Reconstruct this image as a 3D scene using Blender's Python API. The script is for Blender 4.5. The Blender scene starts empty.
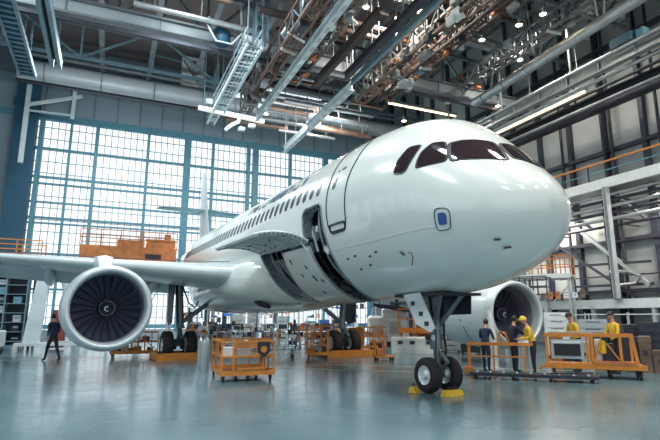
import bpy, bmesh, math, random
from mathutils import Vector, Matrix
R = math.radians
PI = math.pi
random.seed(7)
SC = bpy.context.scene
COL = SC.collection

# ------------------------------------------------------------------ camera
F, CH = 500.0, 1.75                       # focal length in pixels of a 660x440 frame, eye height
PITCH = math.atan(98 / F)
YAW = math.atan(225 * math.cos(PITCH) / F)
cd = bpy.data.cameras.new('camera')
cam = bpy.data.objects.new('camera', cd)
COL.objects.link(cam)
cam.location = (0, 0, CH)
cam.rotation_euler = (PI / 2 + PITCH, 0, -YAW)
cd.sensor_width = 36
cd.lens = 36 * F / 660
cd.clip_end = 500
SC.camera = cam

# ------------------------------------------------------------------ materials
def lin(c):
    return tuple(((v / 255 + .055) / 1.055) ** 2.4 if v > 10 else v / 255 / 12.92 for v in c)

MATS = {}
def mat(name, rgb, rough=.5, metal=0.0, var=.12, scale=3.0, coat=0.0, emit=0.0, spec=.5, bump=0.0):
    if name in MATS:
        return MATS[name]
    m = bpy.data.materials.new(name)
    m.use_nodes = True
    nt = m.node_tree
    b = nt.nodes['Principled BSDF']
    c = lin(rgb)
    b.inputs['Roughness'].default_value = rough
    b.inputs['Metallic'].default_value = metal
    b.inputs['Coat Weight'].default_value = coat
    b.inputs['Coat Roughness'].default_value = .04
    b.inputs['Specular IOR Level'].default_value = spec
    b.inputs['Base Color'].default_value = (*c, 1)
    if emit:
        b.inputs['Emission Color'].default_value = (*c, 1)
        b.inputs['Emission Strength'].default_value = emit
    if var:
        tc = nt.nodes.new('ShaderNodeTexCoord')
        nz = nt.nodes.new('ShaderNodeTexNoise')
        nz.inputs['Scale'].default_value = scale
        nz.inputs['Detail'].default_value = 4
        rp = nt.nodes.new('ShaderNodeValToRGB')
        rp.color_ramp.elements[0].position = .3
        rp.color_ramp.elements[1].position = .7
        rp.color_ramp.elements[0].color = (*[v * (1 - var) for v in c], 1)
        rp.color_ramp.elements[1].color = (*[min(1, v * (1 + var)) for v in c], 1)
        nt.links.new(tc.outputs['Object'], nz.inputs['Vector'])
        nt.links.new(nz.outputs['Fac'], rp.inputs['Fac'])
        nt.links.new(rp.outputs['Color'], b.inputs['Base Color'])
        if bump:
            bp = nt.nodes.new('ShaderNodeBump')
            bp.inputs['Strength'].default_value = bump
            nt.links.new(nz.outputs['Fac'], bp.inputs['Height'])
            nt.links.new(bp.outputs['Normal'], b.inputs['Normal'])
    MATS[name] = m
    return m

WHITE = mat('aircraft_white', (222, 227, 222), .2, var=.02, scale=.6, coat=.6)
WINGM = mat('wing_grey', (196, 206, 208), .3, var=.04, scale=.5, coat=.2)
LIP = mat('polished_lip', (200, 210, 212), .42, .35, var=.03)
NACW = mat('nacelle_paint', (206, 216, 218), .28, var=.04, scale=.8, coat=.4)
INLET = mat('inlet_liner', (126, 128, 142), .5, .1, var=.08)
FANB = mat('fan_blade', (96, 102, 124), .36, .4, var=.1)
FANB2 = mat('spinner', (46, 50, 64), .4, .2, var=.05)
GLASS = mat('cockpit_glass', (48, 38, 42), .06, 0, var=.2, scale=1.2, coat=1)
CABG = mat('cabin_glass', (44, 54, 70), .3, 0, var=.1, spec=.3)
BLACK = mat('black_seal', (30, 30, 38), .5, var=.05)
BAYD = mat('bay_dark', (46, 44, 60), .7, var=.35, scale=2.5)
BAYR = mat('bay_frame', (142, 150, 156), .5, .3, var=.2, scale=4)
PANELU = mat('panel_inner', (192, 202, 203), .5, .0, var=.18, scale=5)
BLUEG = mat('hatch_blue', (50, 84, 150), .3, var=.2, scale=8)
TYRE = mat('tyre_rubber', (34, 32, 34), .75, var=.15, scale=10)
RIM = mat('wheel_rim', (214, 222, 224), .35, .3, var=.05)
STEEL = mat('steel', (160, 168, 172), .35, .7, var=.12)
GEARM = mat('gear_strut', (110, 118, 126), .42, .45, var=.2, scale=4)
DARKM = mat('dark_metal', (58, 62, 72), .5, .4, var=.2, scale=4)
ORANGE = mat('orange_paint', (204, 128, 48), .45, var=.14, scale=3)
ORANGE2 = mat('weathered_orange', (188, 116, 62), .55, var=.25, scale=3)
YELLOW = mat('chock_yellow', (222, 178, 40), .5, var=.12, scale=6)
TEAL = mat('window_frame_teal', (92, 146, 164), .55, var=.1)
THIN = mat('glazing_bar_grey', (158, 180, 188), .55, var=.08)
BLUECOL = mat('column_blue', (38, 84, 108), .5, var=.12, scale=.6)
GREYP = mat('grey_paint', (168, 176, 180), .5, var=.1)
LIGHTP = mat('light_paint', (214, 220, 220), .45, var=.06)
PALE = mat('pale_case', (206, 212, 210), .5, var=.12, scale=2)
BROWN = mat('rusty_steel', (112, 92, 82), .6, .2, var=.35, scale=2)
DBROWN = mat('dark_brown_steel', (66, 56, 54), .6, .2, var=.3, scale=2)
TRUSS = mat('truss_steel', (128, 136, 140), .5, .3, var=.2, scale=1)
TRUSSB = mat('truss_blue', (112, 142, 154), .5, .3, var=.2, scale=1)
CYANP = mat('pale_cyan_paint', (198, 212, 214), .45, .1, var=.12, scale=1)
GALV = mat('galvanised_duct', (176, 182, 184), .3, .7, var=.15, scale=2)
BEAMG = mat('beam_grey', (176, 186, 190), .4, .1, var=.1, scale=.5)
WOOD = mat('bench_top', (176, 170, 160), .5, var=.15)
BLUEB = mat('blue_bin', (52, 92, 150), .5, var=.1)
NAVY = mat('navy_cloth', (34, 46, 76), .85, var=.15, scale=20)
DARKC = mat('dark_cloth', (34, 36, 50), .85, var=.15, scale=20)
YCLO = mat('yellow_cloth', (216, 178, 52), .85, var=.12, scale=20)
SHOE = mat('shoe', (26, 24, 26), .6, var=.1)
SKIN = mat('skin', (196, 146, 120), .55, var=.05, scale=12)
HAIR = mat('hair', (40, 32, 30), .7, var=.2, scale=30)
CAPY = mat('cap_yellow', (224, 190, 70), .7, var=.08, scale=20)
RED = mat('red_paint', (150, 70, 60), .5, var=.1)
SCREEN = mat('screen', (40, 52, 70), .15, var=.05)
LAMPW = mat('lamp_warm', (255, 226, 180), .4, var=0, emit=40)
TUBEW = mat('tube_light', (255, 222, 176), .4, var=0, emit=6)
LETTER = mat('livery_grey', (64, 88, 108), .7, var=.1, spec=.15)
CARD = mat('carton', (176, 140, 104), .8, var=.15)

# ------------------------------------------------------------------ mesh helpers
class MB:
    def __init__(s):
        s.v, s.f = [], []
    def add(s, vs, fs):
        b = len(s.v)
        s.v += [tuple(v) for v in vs]
        s.f += [tuple(i + b for i in f) for f in fs]
        return s
    def box(s, c, d, rz=0.0, rx=0.0, ry=0.0, ch=0.0):
        x, y, z = d[0] / 2, d[1] / 2, d[2] / 2
        M = Matrix.Translation(c) @ Matrix.Rotation(rz, 4, 'Z') @ Matrix.Rotation(ry, 4, 'Y') @ Matrix.Rotation(rx, 4, 'X')
        if ch:
            vs = []
            for sz in (-1, 1):
                for k, (ax, ay) in enumerate(((-1, -1), (1, -1), (1, 1), (-1, 1))):
                    pass
            # chamfered upright edges and top edges
            ring = [(-x + ch, -y), (x - ch, -y), (x, -y + ch), (x, y - ch), (x - ch, y), (-x + ch, y), (-x, y - ch), (-x, -y + ch)]
            n = 8
            vs = [M @ Vector((a, b, -z)) for a, b in ring] + [M @ Vector((a, b, z - ch)) for a, b in ring]
            vs += [M @ Vector((a * (x - ch) / x, b * (y - ch) / y, z)) for a, b in ring]
            fs = [tuple(range(n))[::-1], tuple(range(2 * n, 3 * n))]
            for l in (0, n):
                fs += [(l + i, l + (i + 1) % n, l + n + (i + 1) % n, l + n + i) for i in range(n)]
            return s.add(vs, fs)
        vs = [M @ Vector((a * x, b * y, c_ * z)) for a in (-1, 1) for b in (-1, 1) for c_ in (-1, 1)]
        return s.add(vs, [(0, 1, 3, 2), (4, 6, 7, 5), (0, 4, 5, 1), (2, 3, 7, 6), (0, 2, 6, 4), (1, 5, 7, 3)])
    def bb(s, x0, y0, z0, x1, y1, z1):
        return s.box(((x0 + x1) / 2, (y0 + y1) / 2, (z0 + z1) / 2), (abs(x1 - x0), abs(y1 - y0), abs(z1 - z0)))
    def bar(s, p, q, w, h=None):
        h = h or w
        p, q = Vector(p), Vector(q)
        d = (q - p).normalized()
        up = Vector((0, 0, 1)) if abs(d.z) < .95 else Vector((0, 1, 0))
        a = d.cross(up).normalized() * w / 2
        b = a.cross(d).normalized() * h / 2
        vs = [e + i * a + j * b for e in (p, q) for i, j in ((-1, -1), (1, -1), (1, 1), (-1, 1))]
        return s.add(vs, [(3, 2, 1, 0), (4, 5, 6, 7)] + [(i, (i + 1) % 4, 4 + (i + 1) % 4, 4 + i) for i in range(4)])
    def tube(s, p, q, r, r2=None, n=10):
        return s.path([p, q], [r, r if r2 is None else r2], n)
    def path(s, pts, r, n=8, closed=False):
        pts = [Vector(p) for p in pts]
        m = len(pts)
        rs = r if isinstance(r, (list, tuple)) else [r] * m
        vs, prev = [], None
        for i, p in enumerate(pts):
            if closed:
                d = (pts[(i + 1) % m] - pts[i - 1]).normalized()
            else:
                d = (pts[min(i + 1, m - 1)] - pts[max(i - 1, 0)]).normalized()
            if prev is None:
                up = Vector((0, 0, 1)) if abs(d.z) < .9 else Vector((0, 1, 0))
                a = d.cross(up).normalized()
            else:
                a = (prev - d * prev.dot(d)).normalized()
            prev = a
            b = d.cross(a)
            vs += [p + rs[i] * (math.cos(2 * PI * k / n) * a + math.sin(2 * PI * k / n) * b) for k in range(n)]
        fs = []
        for i in range(m if closed else m - 1):
            j = (i + 1) % m
            fs += [(i * n + k, i * n + (k + 1) % n, j * n + (k + 1) % n, j * n + k) for k in range(n)]
        if not closed:
            fs += [tuple(range(n))[::-1], tuple(range((m - 1) * n, m * n))]
        return s.add(vs, fs)
    def lathe(s, prof, o=(0, 0, 0), axis='Z', n=32, cap=False):
        """prof: (radius, distance along the axis)"""
        vs = []
        for r, t in prof:
            for k in range(n):
                c, q = r * math.cos(2 * PI * k / n), r * math.sin(2 * PI * k / n)
                p = (c, q, t) if axis == 'Z' else ((c, t, q) if axis == 'Y' else (t, c, q))
                vs.append((p[0] + o[0], p[1] + o[1], p[2] + o[2]))
        fs = [(i * n + k, i * n + (k + 1) % n, (i + 1) * n + (k + 1) % n, (i + 1) * n + k) for i in range(len(prof) - 1) for k in range(n)]
        if cap:
            fs += [tuple(range(n))[::-1], tuple(range((len(prof) - 1) * n, len(prof) * n))]
        return s.add(vs, fs)
    def prism(s, poly, t, M=None):
        """flat polygon in XY thickened along Z by t, then moved by M"""
        n = len(poly)
        vs = [Vector((a, b, -t / 2)) for a, b in poly] + [Vector((a, b, t / 2)) for a, b in poly]
        if M:
            vs = [M @ v for v in vs]
        return s.add(vs, [tuple(range(n))[::-1], tuple(range(n, 2 * n))] + [(i, (i + 1) % n, n + (i + 1) % n, n + i) for i in range(n)])
    def loft(s, secs, cap=True):
        n = len(secs[0])
        vs = [p for sec in secs for p in sec]
        fs = [(i * n + k, i * n + (k + 1) % n, (i + 1) * n + (k + 1) % n, (i + 1) * n + k) for i in range(len(secs) - 1) for k in range(n)]
        if cap:
            fs += [tuple(range(n))[::-1], tuple(range((len(secs) - 1) * n, len(secs) * n))]
        return s.add(vs, fs)
    def build(s, name, m, parent=None, smooth=False, ang=40, recalc=True):
        me = bpy.data.meshes.new(name)
        me.from_pydata(s.v, [], s.f)
        if recalc:
            bm = bmesh.new(); bm.from_mesh(me)
            bmesh.ops.recalc_face_normals(bm, faces=bm.faces)
            bm.to_mesh(me); bm.free()
        me.materials.append(m)
        if smooth:
            for p in me.polygons: p.use_smooth = True
            me.set_sharp_from_angle(angle=R(ang))
        o = bpy.data.objects.new(name, me)
        COL.objects.link(o)
        o.parent = parent
        return o

def tag(o, label=None, cat=None, group=None, kind=None):
    if label: o['label'] = label
    if cat: o['category'] = cat
    if group: o['group'] = group
    if kind: o['kind'] = kind
    return o
def thing(name, label, cat, loc=(0, 0, 0), rz=0.0, group=None):
    o = bpy.data.objects.new(name, None)
    o.empty_display_size = .2
    COL.objects.link(o)
    o.location = loc
    o.rotation_euler = (0, 0, rz)
    return tag(o, label, cat, group)
def dup(root, loc=None, rz=None, label=None, group=None, name=None):
    def cp(o, par):
        c = o.copy(); COL.objects.link(c); c.parent = par
        for ch in list(o.children): cp(ch, c)
        return c
    r = cp(root, None)
    if loc is not None: r.location = loc
    if rz is not None: r.rotation_euler = (0, 0, rz)
    if label: r['label'] = label
    if group: r['group'] = group
    return r
def struct(mb, name, m, **k):
    return tag(mb.build(name, m, **k), kind='structure')

# ================================================================== HALL
XL, XR, YB, YF, ZC = -26.0, 30.0, 50.0, -16.0, 27.0

# floor: glossy epoxy
fm = bpy.data.materials.new('epoxy_floor'); fm.use_nodes = True
nt = fm.node_tree; b = nt.nodes['Principled BSDF']
tc = nt.nodes.new('ShaderNodeTexCoord')
n1 = nt.nodes.new('ShaderNodeTexNoise'); n1.inputs['Scale'].default_value = .35; n1.inputs['Detail'].default_value = 5
n2 = nt.nodes.new('ShaderNodeTexNoise'); n2.inputs['Scale'].default_value = 2.2; n2.inputs['Detail'].default_value = 6
rp = nt.nodes.new('ShaderNodeValToRGB')
rp.color_ramp.elements[0].position = .3; rp.color_ramp.elements[0].color = (*lin((86, 112, 120)), 1)
rp.color_ramp.elements[1].position = .7; rp.color_ramp.elements[1].color = (*lin((113, 138, 145)), 1)
rr = nt.nodes.new('ShaderNodeMapRange'); rr.inputs['To Min'].default_value = .12; rr.inputs['To Max'].default_value = .30
bp = nt.nodes.new('ShaderNodeBump'); bp.inputs['Strength'].default_value = .03; bp.inputs['Distance'].default_value = .05
for a, c in ((tc.outputs['Object'], n1.inputs['Vector']), (tc.outputs['Object'], n2.inputs['Vector']), (n1.outputs['Fac'], rp.inputs['Fac']), (rp.outputs['Color'], b.inputs['Base Color']),
             (n2.outputs['Fac'], rr.inputs['Value']), (rr.outputs['Result'], b.inputs['Roughness']), (n2.outputs['Fac'], bp.inputs['Height']), (bp.outputs['Normal'], b.inputs['Normal'])):
    nt.links.new(a, c)
b.inputs['Coat Weight'].default_value = .12; b.inputs['Coat Roughness'].default_value = .08
struct(MB().bb(XL, YF, -.3, XR, YB, 0), 'floor', fm)
LINEY = mat('floor_line', (170, 166, 130), .3, var=.25, scale=6)
for k, (p, q, w) in enumerate((((3.0, 20.0), (13.5, 11.2), .12), ((3.6, 21.5), (16.0, 11.8), .1), ((-6, 25.5), (26, 25.5), .1))):
    struct(MB().bar((*p, .003), (*q, .003), w, .004), 'trim_%d' % (k + 1), LINEY)

# walls
WALLG = mat('wall_cladding', (140, 160, 170), .6, var=.06, scale=.4)
WALLD = mat('wall_dark', (112, 126, 136), .6, var=.1, scale=.4)
WALLR = mat('wall_right_panel', (166, 174, 174), .6, var=.1, scale=.5)
CEILM = mat('ceiling_deck', (104, 96, 94), .8, var=.2, scale=.3)
COLD = mat('dark_column', (62, 68, 80), .5, .2, var=.15)
w = MB()
w.bb(XL, YB, 0, -6.95, YB + .4, ZC)                     # left of the window
w.bb(-6.95, YB, 20.0, XR, YB + .4, ZC)                  # above
w.bb(-6.95, YB, 0, XR, YB + .4, .7)
w.bb(27, YB, .7, XR, YB + .4, 20.0)
wb = struct(w, 'wall_back', WALLG)
m = MB()
for i in range(18):                                     # seams of the cladding above the window
    m.bb(-6.6 + i * 2.05, YB - .08, 20.3, -6.5 + i * 2.05, YB, ZC - .2)
struct(m, 'trim_5', WALLD)
struct(MB().bb(-26, YB - .12, 19.6, XR, YB, 20.2), 'trim_6', TEAL)
struct(MB().bb(-26, YB - .1, 23.6, XR, YB, ZC), 'trim_7', WALLD)
w = MB(); w.bb(XL - .4, YF, 0, XL, YB, .8); w.bb(XL - .4, YF, 13, XL, YB, ZC)
for y in range(-16, 50, 6): w.bb(XL - .4, y, .8, XL, y + 1.2, 13)
struct(w, 'wall_left', WALLG)
w = MB(); w.bb(XL, YF - .4, 14, XR, YF, ZC).bb(XL, YF - .4, 0, -14, YF, 14).bb(25, YF - .4, 0, XR, YF, 14)
struct(w, 'wall_front', WALLG)
struct(MB().bb(XR, YF, 0, XR + .4, YB, ZC), 'wall_right', WALLR)
struct(MB().bb(XL, YF, ZC, XR, YB, ZC + .3), 'ceiling', CEILM)

# window in the back wall: posts, rails and glazing bars
win = MB()
x0, x1, z0, z1 = -6.95, 27.0, .7, 20.0
xs = x0
n = 60
for i in range(n + 1):
    x = x0 + (x1 - x0) * i / n
    win.bb(x - .036, YB + .12, z0, x + .036, YB + .2, z1)
for z in [.7 + 1.07 * k for k in range(19)]:
    win.bb(x0, YB + .1, z - .036, x1, YB + .2, z + .036)
wo = struct(win, 'window_1', THIN)
h = MB()
for z, t in ((19.7, .4), (16.9, .22), (14.2, .28), (13.6, .22), (11.9, .22), (10.5, .25), (10.0, .2), (7.3, .25), (4.2, .25), (1.0, .5)):
    h.bb(x0, YB - .02, z - t * .36, x1, YB + .25, z + t * .36)
h.build('window_rail', TEAL, wo)
for x, t in ((-6.6, .35), (-4.2, .2), (-2.0, .28), (2.6, .25), (6.35, .65), (8.9, .25), (12.6, .3), (13.4, .6), (17.3, .28), (21.5, .6), (25.0, .25)):
    MB().bb(x - t / 2, YB - .2, .7, x + t / 2, YB + .3, 20.0).build('window_post', TEAL, wo)

# big column left of the window and the pale post before it
struct(MB().bb(-8.7, YB - 1.0, 0, -6.95, YB - .05, ZC - 1).bb(-8.85, YB - 1.15, 20.4, -6.8, YB - .05, 20.9), 'trim_8', BLUECOL)

# right wall columns, rails
c = MB()
for i in range(-6, 12):
    y = 24.5 + (i - 1) * 2.72 - .0
    c.bb(XR - .35, y - .14, 0, XR, y + .14, ZC)
struct(c, 'trim_9', COLD)
c = MB()
for z in (3.4, 6.6, 12.6, 16.4, 19.8): c.bb(XR - .45, YF, z - .12, XR - .1, YB, z + .12)
struct(c, 'trim_10', COLD)
for y, n_ in ((24.9, 'first'), (21.6, 'second'), (21.0, 'third'), (17.9, 'fourth')):
    tag(MB().tube((XR - .6, y, 0), (XR - .6, y, 22), .1).build('wall_conduit', DARKM, smooth=True), 'dark vertical conduit up the right wall behind the catwalk, %s from the left' % n_, 'pipe', 'conduits on the right wall')


# ================================================================== AIRCRAFT
AC = thing('passenger_jet', 'white twin-engine passenger jet with open side bays standing on its wheels in the hall', 'airplane', (7.5, 10.48, 0), .0702)
SG = 3.69          # nose tip to nose wheel
T = [(0, 3.95, 3.95, 0, 3.95), (.079, 3.6, 4.30, .405, 3.95), (.317, 3.25, 4.62, .85, 3.93), (.713, 2.941, 5.02, 1.26, 3.95), (1.109, 2.728, 5.42, 1.54, 4.02),
     (1.663, 2.522, 5.96, 1.78, 4.18), (2.218, 2.385, 6.38, 1.96, 4.40), (2.772, 2.322, 6.60, 2.06, 4.5), (3.564, 2.289, 6.76, 2.135, 4.56),
     (4.753, 2.268, 6.86, 2.177, 4.59), (8, 2.268, 6.90, 2.177, 4.6), (22, 2.268, 6.90, 2.177, 4.6), (33, 4.6, 6.7, .5, 5.8)]
US = [math.sqrt(t[0]) for t in T]
def pchip(xs, ys, x):
    n = len(xs)
    if x <= xs[0]: return ys[0]
    if x >= xs[-1]: return ys[-1]
    h = [xs[i + 1] - xs[i] for i in range(n - 1)]
    d = [(ys[i + 1] - ys[i]) / h[i] for i in range(n - 1)]
    m = [d[0]] + [0 if d[i - 1] * d[i] <= 0 else 2 * d[i - 1] * d[i] / (d[i - 1] + d[i]) for i in range(1, n - 1)] + [d[-1]]
    i = max(k for k in range(n - 1) if xs[k] <= x)
    t = (x - xs[i]) / h[i]
    return (1 + 2 * t) * (1 - t) ** 2 * ys[i] + t * (1 - t) ** 2 * h[i] * m[i] + t * t * (3 - 2 * t) * ys[i + 1] + t * t * (t - 1) * h[i] * m[i + 1]
_sc = {}
def sec(s):
    k = round(s, 4)
    if k not in _sc:
        u = math.sqrt(max(s, 0))
        _sc[k] = [pchip(US, [t[j] for t in T], u) for j in (1, 2, 3, 4)]
    return _sc[k]
def sp0(s, ph):
    zb, zt, hw, zm = sec(s)
    c, q = math.cos(ph), math.sin(ph)
    return Vector((hw * c, s - SG, zm + (zt - zm) * q if q > 0 else zm + (zm - zb) * q))
def sp(s, deg, off=0.0):
    """point of the fuselage skin at s metres from the nose and angle deg (90 top, 180 starboard), off metres outward"""
    ph = R(deg)
    p = sp0(s, ph)
    if off:
        a = sp0(s + .02, ph) - sp0(max(s - .02, .001), ph)
        b_ = sp0(s, ph + .01) - sp0(s, ph - .01)
        n = b_.cross(a).normalized()
        if n.dot(p - Vector((0, p.y, sec(s)[3]))) < 0: n = -n
        p = p + n * off
    return p

def inpoly(x, y, P):
    r = False
    for i in range(len(P)):
        (a, b_), (c, d) = P[i - 1], P[i]
        if (b_ > y) != (d > y) and x < (c - a) * (y - b_) / (d - b_) + a: r = not r
    return r

BAY = [(5.85, 173), (5.72, 176), (5.66, 184), (5.62, 198), (5.6, 215), (5.66, 235), (5.9, 255), (6.15, 268), (6.5, 272), (8.9, 268), (9.8, 261), (10.3, 250), (10.42, 230), (10.46, 210), (10.7, 194), (6.93, 194), (6.93, 178), (6.85, 174.5), (6.7, 173)]
# fuselage skin
NP = 180
ss = [.0015] + [(.02 + .98 * k / 44) ** 2 * 5.4 for k in range(45)]
s_ = 5.46
while s_ < 10.9: ss.append(s_); s_ += .06
while s_ < 22: ss.append(s_); s_ += .5
ss += [22 + 11 * k / 16 for k in range(17)]
fb = MB()
vs = [sp0(s, 2 * PI * k / NP) for s in ss for k in range(NP)]
fs = []
for i in range(len(ss) - 1):
    sm = (ss[i] + ss[i + 1]) / 2
    for k in range(NP):
        if 5.3 < sm < 11 and inpoly(sm, (k + .5) * 360 / NP, BAY): continue
        fs.append((i * NP + k, i * NP + (k + 1) % NP, (i + 1) * NP + (k + 1) % NP, (i + 1) * NP + k))
fs.append(tuple(range(NP))); fs.append(tuple((len(ss) - 1) * NP + k for k in range(NP)))
fb.add(vs, fs)
fb.build('fuselage', WHITE, AC, smooth=True, ang=80)

def dense(P, step=.05, kdeg=.037, closed=True):
    out = []
    for i in range(len(P) if closed else len(P) - 1):
        a, b_ = P[i], P[(i + 1) % len(P)]
        L = math.hypot(b_[0] - a[0], (b_[1] - a[1]) * kdeg)
        n = max(1, int(L / step))
        out += [(a[0] + (b_[0] - a[0]) * t / n, a[1] + (b_[1] - a[1]) * t / n) for t in range(n)]
    if not closed: out.append(P[-1])
    return out
def rounded(P, r=.12, kdeg=.037):
    """cut the corners of a polygon given in (s, deg)"""
    out = []
    for i in range(len(P)):
        a, b_, c = P[i - 1], P[i], P[(i + 1) % len(P)]
        for t in (a, c):
            L = math.hypot(t[0] - b_[0], (t[1] - b_[1]) * kdeg)
            f = min(.4, r / max(L, 1e-6))
            out.append((b_[0] + (t[0] - b_[0]) * f, b_[1] + (t[1] - b_[1]) * f))
        m_ = ((out[-1][0] + out[-2][0]) / 2 * .6 + b_[0] * .4, (out[-1][1] + out[-2][1]) / 2 * .6 + b_[1] * .4)
        out.insert(-1, m_)
    return out
def patch(mb, P, off, lvl=3, thick=0.0):
    """a piece of skin with the outline P in (s, deg), off metres outside the fuselage"""
    bm = bmesh.new()
    vs = [bm.verts.new((s, d * .037, 0)) for s, d in P]
    bm.faces.new(vs)
    bmesh.ops.triangulate(bm, faces=bm.faces)
    for _ in range(lvl):
        es = [e for e in bm.edges if e.calc_length() > .12]
        if not es: break
        bmesh.ops.subdivide_edges(bm, edges=es, cuts=1)
        bmesh.ops.triangulate(bm, faces=bm.faces)
    bm.verts.index_update()
    n = len(bm.verts)
    A = [sp(v.co.x, v.co.y / .037, off) for v in bm.verts]
    fs = [tuple(v.index for v in f.verts) for f in bm.faces]
    if thick:
        A += [sp(v.co.x, v.co.y / .037, off - thick) for v in bm.verts]
        fs += [tuple(i + n for i in f[::-1]) for f in fs]
        for e in bm.edges:
            if e.is_boundary:
                a, b_ = e.verts[0].index, e.verts[1].index
                fs.append((a, b_, b_ + n, a + n))
    bm.free()
    return mb.add(A, fs)
def outline(mb, P, r, off=0.0, n=6, closed=True):
    return mb.path([sp(s, d, off) for s, d in dense(P, closed=closed)], r, n, closed)
def grow(P, k):
    cx, cy = sum(p[0] for p in P) / len(P), sum(p[1] for p in P) / len(P)
    return [(cx + (a - cx) * k, cy + (b_ - cy) * k) for a, b_ in P]

# cockpit windows
W1 = [(2.532, 167.8), (2.50, 160), (2.459, 157.4), (2.33, 149.2), (2.065, 145.2), (2.126, 156.7), (2.223, 166.2), (2.35, 167.8)]
W2 = [(1.971, 162.0), (1.98, 156), (1.962, 150.2), (1.864, 140.2), (1.67, 134.3), (1.52, 139), (1.439, 146.0), (1.45, 149.5), (1.556, 152.6)]
W3 = [(1.559, 133.5), (1.36, 119), (1.16, 103), (.95, 104), (.70, 112), (.70, 117), (1.0, 134), (1.314, 146.3), (1.40, 144)]
W4 = [(1.12, 97), (1.19, 78), (1.45, 50), (1.30, 38), (1.0, 48), (.62, 68), (.56, 79), (.70, 103), (.95, 100)]
for P in (W1, W2, W3, W4, [(s, 180 - d) for s, d in W1], [(s, 180 - d) for s, d in W2]):
    Q = rounded(P, .05)
    f_ = outline(patch(MB(), dense(grow(Q, 1.07), .08), .004, thick=.02), dense(grow(Q, 1.06), .1), .016, .004).build('cockpit_window_frame', BLACK, AC, smooth=True)
    patch(MB(), dense(grow(Q, .95), .08), .016, thick=.01).build('cockpit_pane', GLASS, f_, smooth=True)

# forward service door: black seam, window and sill
D = rounded([(4.42, 190), (4.41, 173), (4.39, 164.4), (4.29, 150), (4.33, 132), (4.38, 125), (5.34, 125), (5.43, 132), (5.434, 147.7), (5.427, 159), (5.426, 167.5), (5.42, 172.6), (5.396, 184.5), (5.37, 191), (5.24, 195.5), (4.52, 195.5)], .05)
dr = outline(MB(), D, .022, .002).build('cabin_door', BLACK, AC, smooth=True)
patch(MB(), [(5.2, 160), (5.16, 158), (5.06, 158), (5.02, 160), (5.02, 165), (5.06, 167), (5.16, 167), (5.2, 165)], .01, thick=.02).build('door_window', CABG, dr, smooth=True)
h_ = MB(); patch(MB(), [(5.05, 153.5), (5.05, 152.5), (5.12, 152.5), (5.12, 153.5)], .012, thick=.02).build('door_lock', DARKM, dr)
patch(h_, [(4.72, 153.5), (4.72, 151.8), (4.92, 151.8), (4.92, 153.5)], .012, thick=.02)
h_.build('door_handle', DARKM, dr)
sl = rounded([(4.50, 191), (5.30, 191), (5.30, 195), (5.2, 196.5), (4.6, 196.5), (4.50, 195)], .06)
outline(MB(), sl, .03, .01).build('door_sill', DARKM, dr, smooth=True)

# cabin windows
cw = []
for k in range(39):
    s = 6.066 + .4625 * k
    P = [(s + .11 * math.copysign(abs(math.cos(t)) ** .7, math.cos(t)), 160.9 + 5.9 * math.copysign(abs(math.sin(t)) ** .7, math.sin(t))) for t in [2 * PI * j / 14 for j in range(14)]]
    patch(MB(), P, .014, 3, .03).build('cabin_window', CABG, AC, smooth=True)

# livery letters, too worn to read, along the crown
lt = MB()
random.seed(3)
s = 7.6
while s < 12.7:
    wd = random.uniform(.22, .40); lt = MB()
    kind = random.randrange(4)
    a_ = .085
    P = {0: [(s, 138), (s + a_, 138), (s + a_ + .055, 145.0), (s + wd + .055, 145.0), (s + wd + .07, 147.5), (s + .07, 147.5)],
         1: [(s, 138), (s + wd, 138), (s + wd + .015, 140.5), (s + a_ + .015, 140.5), (s + a_ + .07, 147.5), (s + .07, 147.5)],
         2: [(s, 138), (s + a_, 138), (s + a_ + .055, 145.0), (s + wd + .055, 145.0), (s + wd, 138), (s + wd + a_, 138), (s + wd + a_ + .07, 147.5), (s + .07, 147.5)],
         3: [(s, 138), (s + wd + a_, 138), (s + wd + a_ + .07, 147.5), (s + wd + .07, 147.5), (s + wd + .015, 140.5), (s + a_ + .015, 140.5), (s + a_ + .07, 147.5), (s + .07, 147.5)]}[kind]
    patch(lt, P, .02, 4)
    s += wd + random.uniform(.22, .3); lt.build('livery_letter', LETTER, AC)
pass

# small nose hatch with a blue glass, probes, seam
hp = rounded([(1.53, 187.6), (1.26, 186.2), (1.23, 191.4), (1.30, 203.6), (1.59, 204.6), (1.575, 197)], .08)
ho = outline(patch(MB(), dense(grow(hp, .95), .1), .006, thick=.02), hp, .014, .004).build('service_hatch', LIGHTP, AC, smooth=True)
outline(MB(), hp, .012, .012).build('hatch_seam', BLACK, ho, smooth=True)
patch(MB(), rounded(grow(hp, .56), .05), .02, thick=.02).build('hatch_glass', BLUEG, ho, smooth=True)
for a, b_ in (((2.80, 216.5), (2.73, 219)), ((.74, 223), (.66, 225.5)), ((.73, 236), (.64, 239.5))):
    MB().bar(sp(*a, .03), sp(*b_, .03), .05, .03).build('probe', BLACK, AC)
outline(MB(), [(2.60, 218), (2.52, 218.5), (2.56, 222), (2.75, 227)], .012, .004, closed=False).build('access_seam', RED, AC)
def atz(s, z):
    zb, zt, hw, zm = sec(s)
    return (s, 180 + math.degrees(math.asin(max(-1, min(1, (zm - z) / (zm - zb))))))
MB().path([sp(*atz(s, 3.53 + .03 * max(0, 3.6 - s))) for s in [1.5 + .15 * k for k in range(27)]], .01, 6).build('skin_joint_glint', LIGHTP, AC, smooth=True)  # pale line along the lap joint, painting in the light it reflects
# fasteners under the door
for s, d in ((4.5, 214), (4.9, 215), (3.9, 216), (4.1, 222), (4.6, 224), (3.6, 214), (7.5, 240)):
    MB().bar(sp(s, d, .01), sp(s + .07, d + .4, .01), .05, .03).build('drain_port', DARKM, AC)

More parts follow.
